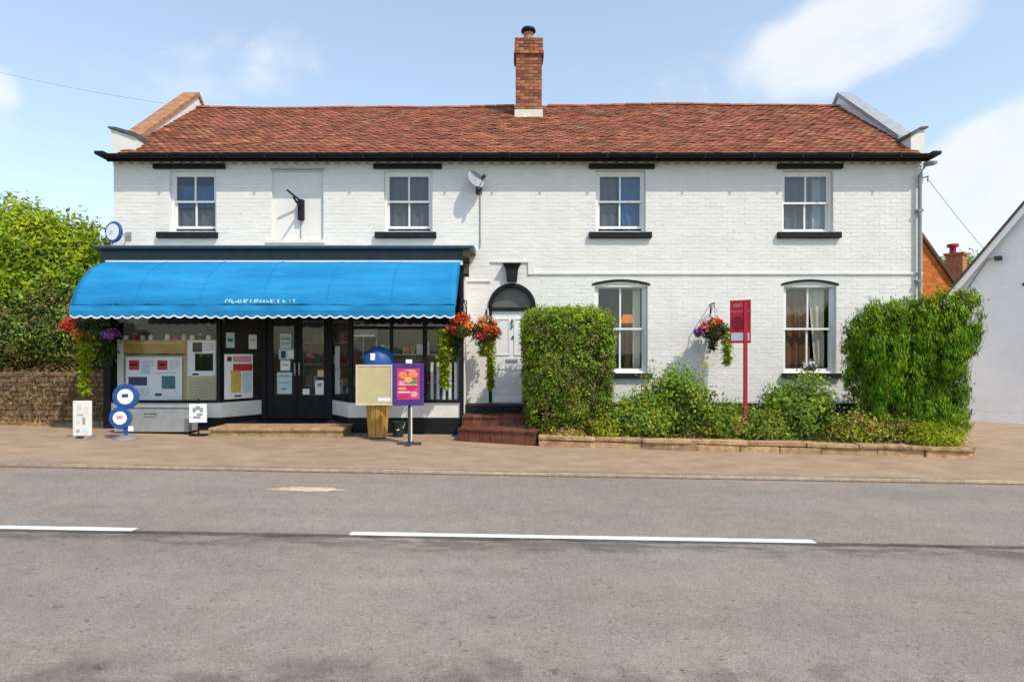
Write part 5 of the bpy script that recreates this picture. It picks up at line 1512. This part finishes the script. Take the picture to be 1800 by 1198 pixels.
# ------------------------------------------------------------------ curtains, sheets painted as reflections, lamp, sill things in the house windows
def curtain(label, x0, x1, z0, z1, mat, y=FY + .235, gather=0.0, name='curtain'):
    m = MB(); n_ = 28; k_ = 8; vs = []; fs = []
    for j in range(k_ + 1):
        tz = j / k_; z = z0 + (z1 - z0) * tz
        for i in range(n_ + 1):
            t_ = i / n_
            xa, xb = x0 + gather * (1 - tz) , x1
            x = xa + (xb - xa) * t_
            vs.append((x, y + .02 * math.sin(t_ * 34 * abs(x1 - x0)), z))
    for j in range(k_):
        for i in range(n_): fs.append((j * (n_ + 1) + i, j * (n_ + 1) + i + 1, (j + 1) * (n_ + 1) + i + 1, (j + 1) * (n_ + 1) + i))
    m.add(vs, fs)
    o = add(name, m, mat, None, smooth=True)
    so = o.modifiers.new('thick', 'SOLIDIFY'); so.thickness = .008
    tag(o, label, 'curtain')
curtain('dark blue sheet imitating the reflection in the upstairs window above the shop end', -6.80, -5.95, 4.55, 5.0, 'curtain_reflection_blue')  # blue sheet behind the glass colours in a reflection on the panes
curtain('dark grey sheet imitating the reflection below the blue sheet in the upstairs window above the shop end', -6.80, -5.95, 3.98, 4.5, 'curtain_reflection_grey')  # grey sheet colours in the lower part of the same reflection
curtain('plain dark grey curtain filling the upstairs window over the awning', -2.52, -1.63, 3.98, 5.22, 'curtain_reflection_grey')
curtain('deep blue curtain beside a grey one in the upstairs window above the clipped hedge', 2.12, 2.64, 3.98, 5.22, 'curtain_reflection_blue', gather=.16)
curtain('grey curtain beside a blue one in the upstairs window above the clipped hedge', 1.70, 2.12, 3.98, 5.22, 'curtain_reflection_grey')
curtain('pale curtain beside a pleated one in the upstairs window above the evergreen', 6.1, 6.40, 3.98, 5.22, 'curtain_pale')
curtain('grey pleated curtain beside a pale one in the upstairs window above the evergreen', 5.42, 6.08, 3.98, 5.22, 'curtain_reflection_grey')
curtain('cream curtain drawn aside in the ground floor window near the evergreen', 6.02, 6.34, 1.3, 2.98, 'curtain_cream', gather=.14)
curtain('brown curtain across most of the ground floor window near the evergreen', 5.46, 6.08, 1.22, 2.98, 'curtain_brown', y=FY + .265)
curtain('cream curtain at the edge of the ground floor window beside the clipped hedge', 2.46, 2.60, 1.22, 2.98, 'curtain_cream')
t = thing('table_lamp', 'lit orange table lamp inside the ground floor window beside the clipped hedge', 'lamp', (2.45, 13.6, .256), 0, local=True)
add('side_table', MB().box(-.22, .22, -.2, .2, .70, .74).box(-.2, -.16, -.18, -.14, 0, .70).box(.16, .2, -.18, -.14, 0, .70).box(-.2, -.16, .14, .18, 0, .70).box(.16, .2, .14, .18, 0, .70), 'brown_wall', t)
add('lamp_base', MB().lathe([(.09, .7405), (.10, .76), (.04, .8), (.07, 1.0), (.06, 1.3), (.015, 1.45), (.015, 1.98)], 0, 0, 0, 14), 'terracotta', t)
add('lamp_shade', MB().lathe([(.15, 1.98), (.09, 2.16)], 0, 0, 0, 20), 'lamp_glow', t)
t = thing('window_ornament', 'dark bowl with pale flowers on the inner sill of the window near the evergreen', 'ornament', (6.02, 13.02, 1.201), 0, local=True)
add('bowl', MB().lathe([(.08, 0), (.15, .06), (.17, .12), (.15, .12), (0, .08)], 0, 0, 0, 16), 'print_dark', t)
P, O = clumpy((0, 0, .17), (.16, .1, .07), 26, 8, .02)
leaves('flower', P, O, 'fabric_white', .035, t, aspect=.9)

# ------------------------------------------------------------------ the neighbours
# white gabled house turned towards the road
NH = thing('gabled_cottage', 'white cottage gable with steep roof and brown bargeboard beyond the driveway', 'house', (12.16, 16.7, -.3))
OA = Vector((12.16, 16.7)); du = Vector((.766, -.643)); dn = Vector((.643, .766))     # along the gable, into the house
PITCH = 1.77 / 1.30
def npt(t_, w_, z_): p = OA + du * t_ + dn * w_; return (p.x, p.y, z_)
TE0, TR = -.95, 1.95; ZE = 3.40 - (.364 + TE0 * -1 - .0) * 0 + 0
def vz(t_): return 3.40 + PITCH * (t_ + .364) if t_ <= TR else 3.40 + PITCH * (2 * TR - t_ + .364)
TE1 = 2 * TR - TE0
wt0, wt1, wz0, wz1 = .96, 1.70, 3.36, 4.52
m = MB()
def npoly(poly, w0, w1):
    n_ = len(poly)
    vs = [npt(a, w0, b) for a, b in poly] + [npt(a, w1, b) for a, b in poly]
    fs = [tuple(range(n_)), tuple(range(2 * n_ - 1, n_ - 1, -1))] + [(i, n_ + i, n_ + (i + 1) % n_, (i + 1) % n_) for i in range(n_)]
    return vs, fs
m.add(*npoly([(TE0, -.6), (wt0, -.6), (wt0, vz(wt0) - .02), (TE0, vz(TE0) - .02)], 0, .3))
m.add(*npoly([(wt0, -.6), (wt1, -.6), (wt1, wz0), (wt0, wz0)], 0, .3))
m.add(*npoly([(wt0, wz1), (wt1, wz1), (wt1, vz(wt1) - .02), (wt0, vz(wt0) - .02)], 0, .3))
m.add(*npoly([(wt1, -.6), (TE1, -.6), (TE1, vz(TE1) - .02), (TR, vz(TR) - .02), (wt1, vz(wt1) - .02)], 0, .3))
m.add(*npoly([(TE0, -.6), (TE0 + .3, -.6), (TE0 + .3, vz(TE0) - .02), (TE0, vz(TE0) - .02)], .3, 8))
m.add(*npoly([(TE1 - .3, -.6), (TE1, -.6), (TE1, vz(TE1) - .02), (TE1 - .3, vz(TE1) - .02)], .3, 8))
m.add(*npoly([(TE0, -.6), (TE1, -.6), (TE1, vz(TE1) - .02), (TR, vz(TR) - .02), (TE0, vz(TE0) - .02)], 8, 8.3))
nw = add('wall', m, 'render_white', NH)
# painted block courses as shallow relief
cs = MB(); z = .1
row = 0
while z < 5.5:
    t_ = TE0 + (.0 if row % 2 else .22)
    while t_ < TE1 - .46:
        t2 = t_ + .44
        if vz(t_) > z + .24 and vz(t2) > z + .24 and not (t2 > wt0 - .02 and t_ < wt1 + .02 and z + .2 > wz0 - .05 and z < wz1 + .05):
            cs.add(*npoly([(t_ + .006, z + .006), (t2 - .006, z + .006), (t2 - .006, z + .209), (t_ + .006, z + .209)], -.002 - random.uniform(0, .0015), .002))
        t_ = t2
    z += .215; row += 1
add('painted_block', cs, 'render_white', nw, stuff=True)
m = MB()
m.add(*npoly([(TE0 - .25, vz(TE0) - .36), (TE0 - .25, vz(TE0) - .20), (TR, vz(TR) + .16), (TR, vz(TR))], -.18, 8.4))
m.add(*npoly([(TR, vz(TR)), (TR, vz(TR) + .16), (TE1 + .25, vz(TE1) - .20), (TE1 + .25, vz(TE1) - .36)], -.18, 8.4))
add('roof', m, 'roof_brown', NH)
m = MB()
m.add(*npoly([(TE0 - .27, vz(TE0) - .46), (TE0 - .27, vz(TE0) - .24), (TR, vz(TR) + .13), (TR, vz(TR) - .09)], -.215, -.182))
m.add(*npoly([(TR, vz(TR) - .09), (TR, vz(TR) + .13), (TE1 + .27, vz(TE1) - .24), (TE1 + .27, vz(TE1) - .46)], -.215, -.182))
add('bargeboard', m, 'white_gloss', NH)
m = MB()
m.add(*npoly([(TE0 - .29, vz(TE0) - .26), (TE0 - .29, vz(TE0) - .16), (TR, vz(TR) + .22), (TR, vz(TR) + .12)], -.25, -.16))
m.add(*npoly([(TR, vz(TR) + .12), (TR, vz(TR) + .22), (TE1 + .29, vz(TE1) - .16), (TE1 + .29, vz(TE1) - .26)], -.25, -.16))
add('verge_trim', m, 'barge_brown', NH)
m = MB()
for (a, b, c_, d_) in ((wt0, wt0 + .05, wz0, wz1), (wt1 - .05, wt1, wz0, wz1), (wt0 + .05, wt1 - .05, wz0, wz0 + .05), (wt0 + .05, wt1 - .05, wz1 - .05, wz1), ((wt0 + wt1) / 2 - .02, (wt0 + wt1) / 2 + .02, wz0 + .05, wz1 - .05)):
    m.add(*npoly([(a, c_), (b, c_), (b, d_), (a, d_)], .06, .12))
nwi = add('window', m, 'black_paint', NH)
add('pane', MB().add(*npoly([(wt0 + .05, wz0 + .05), (wt1 - .05, wz0 + .05), (wt1 - .05, wz1 - .05), (wt0 + .05, wz1 - .05)], .09, .096)), 'glass', nwi)
add('sill', MB().add(*npoly([(wt0 - .06, wz0 - .07), (wt1 + .06, wz0 - .07), (wt1 + .06, wz0 - .005), (wt0 - .06, wz0 - .005)], -.06, .06)), 'dark_sill', nwi)
fl = npt(.42, -.16, 4.0); fb = npt(.20, -.01, 4.02)
t = thing('wall_floodlight', 'small dark floodlight on an arm on the white cottage gable', 'lamp', npt(.42, 0, 3.9))
add('head', MB().box(fl[0] - .08, fl[0] + .08, fl[1] - .07, fl[1] + .07, fl[2] - .05, fl[2] + .06, R(-40)), 'print_dark', t)
add('arm', MB().tube([fb, (fl[0], fl[1], fl[2] + .02)], .014, 6).tube([npt(.20, -.018, 4.02), npt(-.45, -.018, 2.9)], .012, 6), 'grey_panel', t)

# orange brick gable between the houses
OB = thing('orange_brick_house', 'sunlit orange brick gable showing between the white houses', 'house', (13.6, 22, -.3))
m = MB().prism([(11.0, -.4), (16.2, -.4), (16.2, 2.45), (13.6, 6.15), (11.0, 2.45)], 'y', 22.0, 29)
ow = add('wall', m, 'orange_brick', OB)
b_ = MB(); z = 2.5; row = 0
while z < 5.95:
    half = (6.15 - z - .075) / (3.7 / 2.6)
    x = 13.6 - half + (.11 if row % 2 else 0)
    while x < 13.6 + half - .22:
        b_.box(x + .006, x + .219, 21.992 - random.uniform(0, .004), 22.002, z + .006, z + .069); x += .225
    z += .075; row += 1
add('wall_brick', b_, 'orange_brick', ow, stuff=True)
sl = 3.7 / 2.6
for s in (-1, 1):
    m = MB().prism([(13.6, 6.16), (13.6, 6.32), (13.6 + s * 2.85, 6.32 - sl * 2.85), (13.6 + s * 2.85, 6.16 - sl * 2.85)], 'y', 21.88, 29.1)
    add('roof_slope', m, 'roof_brown', OB)

# far brick house with chimney
FH = thing('far_brick_house', 'distant low house with brown roof and tall red brick chimney', 'house', (19.8, 29, -.3))
fw = add('wall', MB().box(16.8, 24.0, 28.0, 33, -.4, 3.7), 'orange_brick', FH)
fr = add('roof', MB().prism([(27.7, 3.6), (30.5, 5.7), (33.3, 3.6)], 'x', 16.6, 24.2), 'roof_brown', FH)
def rbox(cx_, cy_, w_, d_, z0, z1, rz): return MB().box(cx_ - w_ / 2, cx_ + w_ / 2, cy_ - d_ / 2, cy_ + d_ / 2, z0, z1, rz)
cxh, cyh = wx(1681, 27.4), 27.4
fc = add('chimney', rbox(cxh, cyh, .62, .62, .2, 5.75, R(40)), 'chimney_brick', FH)
add('chimney_cap', rbox(cxh, cyh, .74, .74, 5.751, 5.85, R(40)), 'chimney_brick', fc)
add('chimney_pot', MB().lathe([(.13, 5.85), (.12, 6.1), (.22, 6.12), (.22, 6.24), (0, 6.26)], cxh - .15, cyh, 0, 14), 'sale_dark', fc)

def far_tree(label, c, r, n, mats):
    t = thing('far_tree', label, 'tree', (c[0], c[1], 0))
    add('trunk', MB().tube([(c[0], c[1], -.5), (c[0] + .1, c[1], c[2])], .22, 8, .1), 'bark', t)
    for mat, f in mats:
        P, O = clumpy(c, r, int(n * f), 16, .22)
        leaves('crown', P, O, mat, .26, t, up=.2)
far_tree('olive green tree behind the far brick chimney', (21.6, 36.5, 5.0), (2.6, 1.8, 2.3), 420, [('leaf_hedge', .7), ('leaf_bush', .5)])
far_tree('dark green tree beside the cottage roof behind the far house', (25.8, 37.0, 5.0), (2.4, 1.8, 2.2), 380, [('leaf_bush', .8), ('leaf_hedge', .3)])
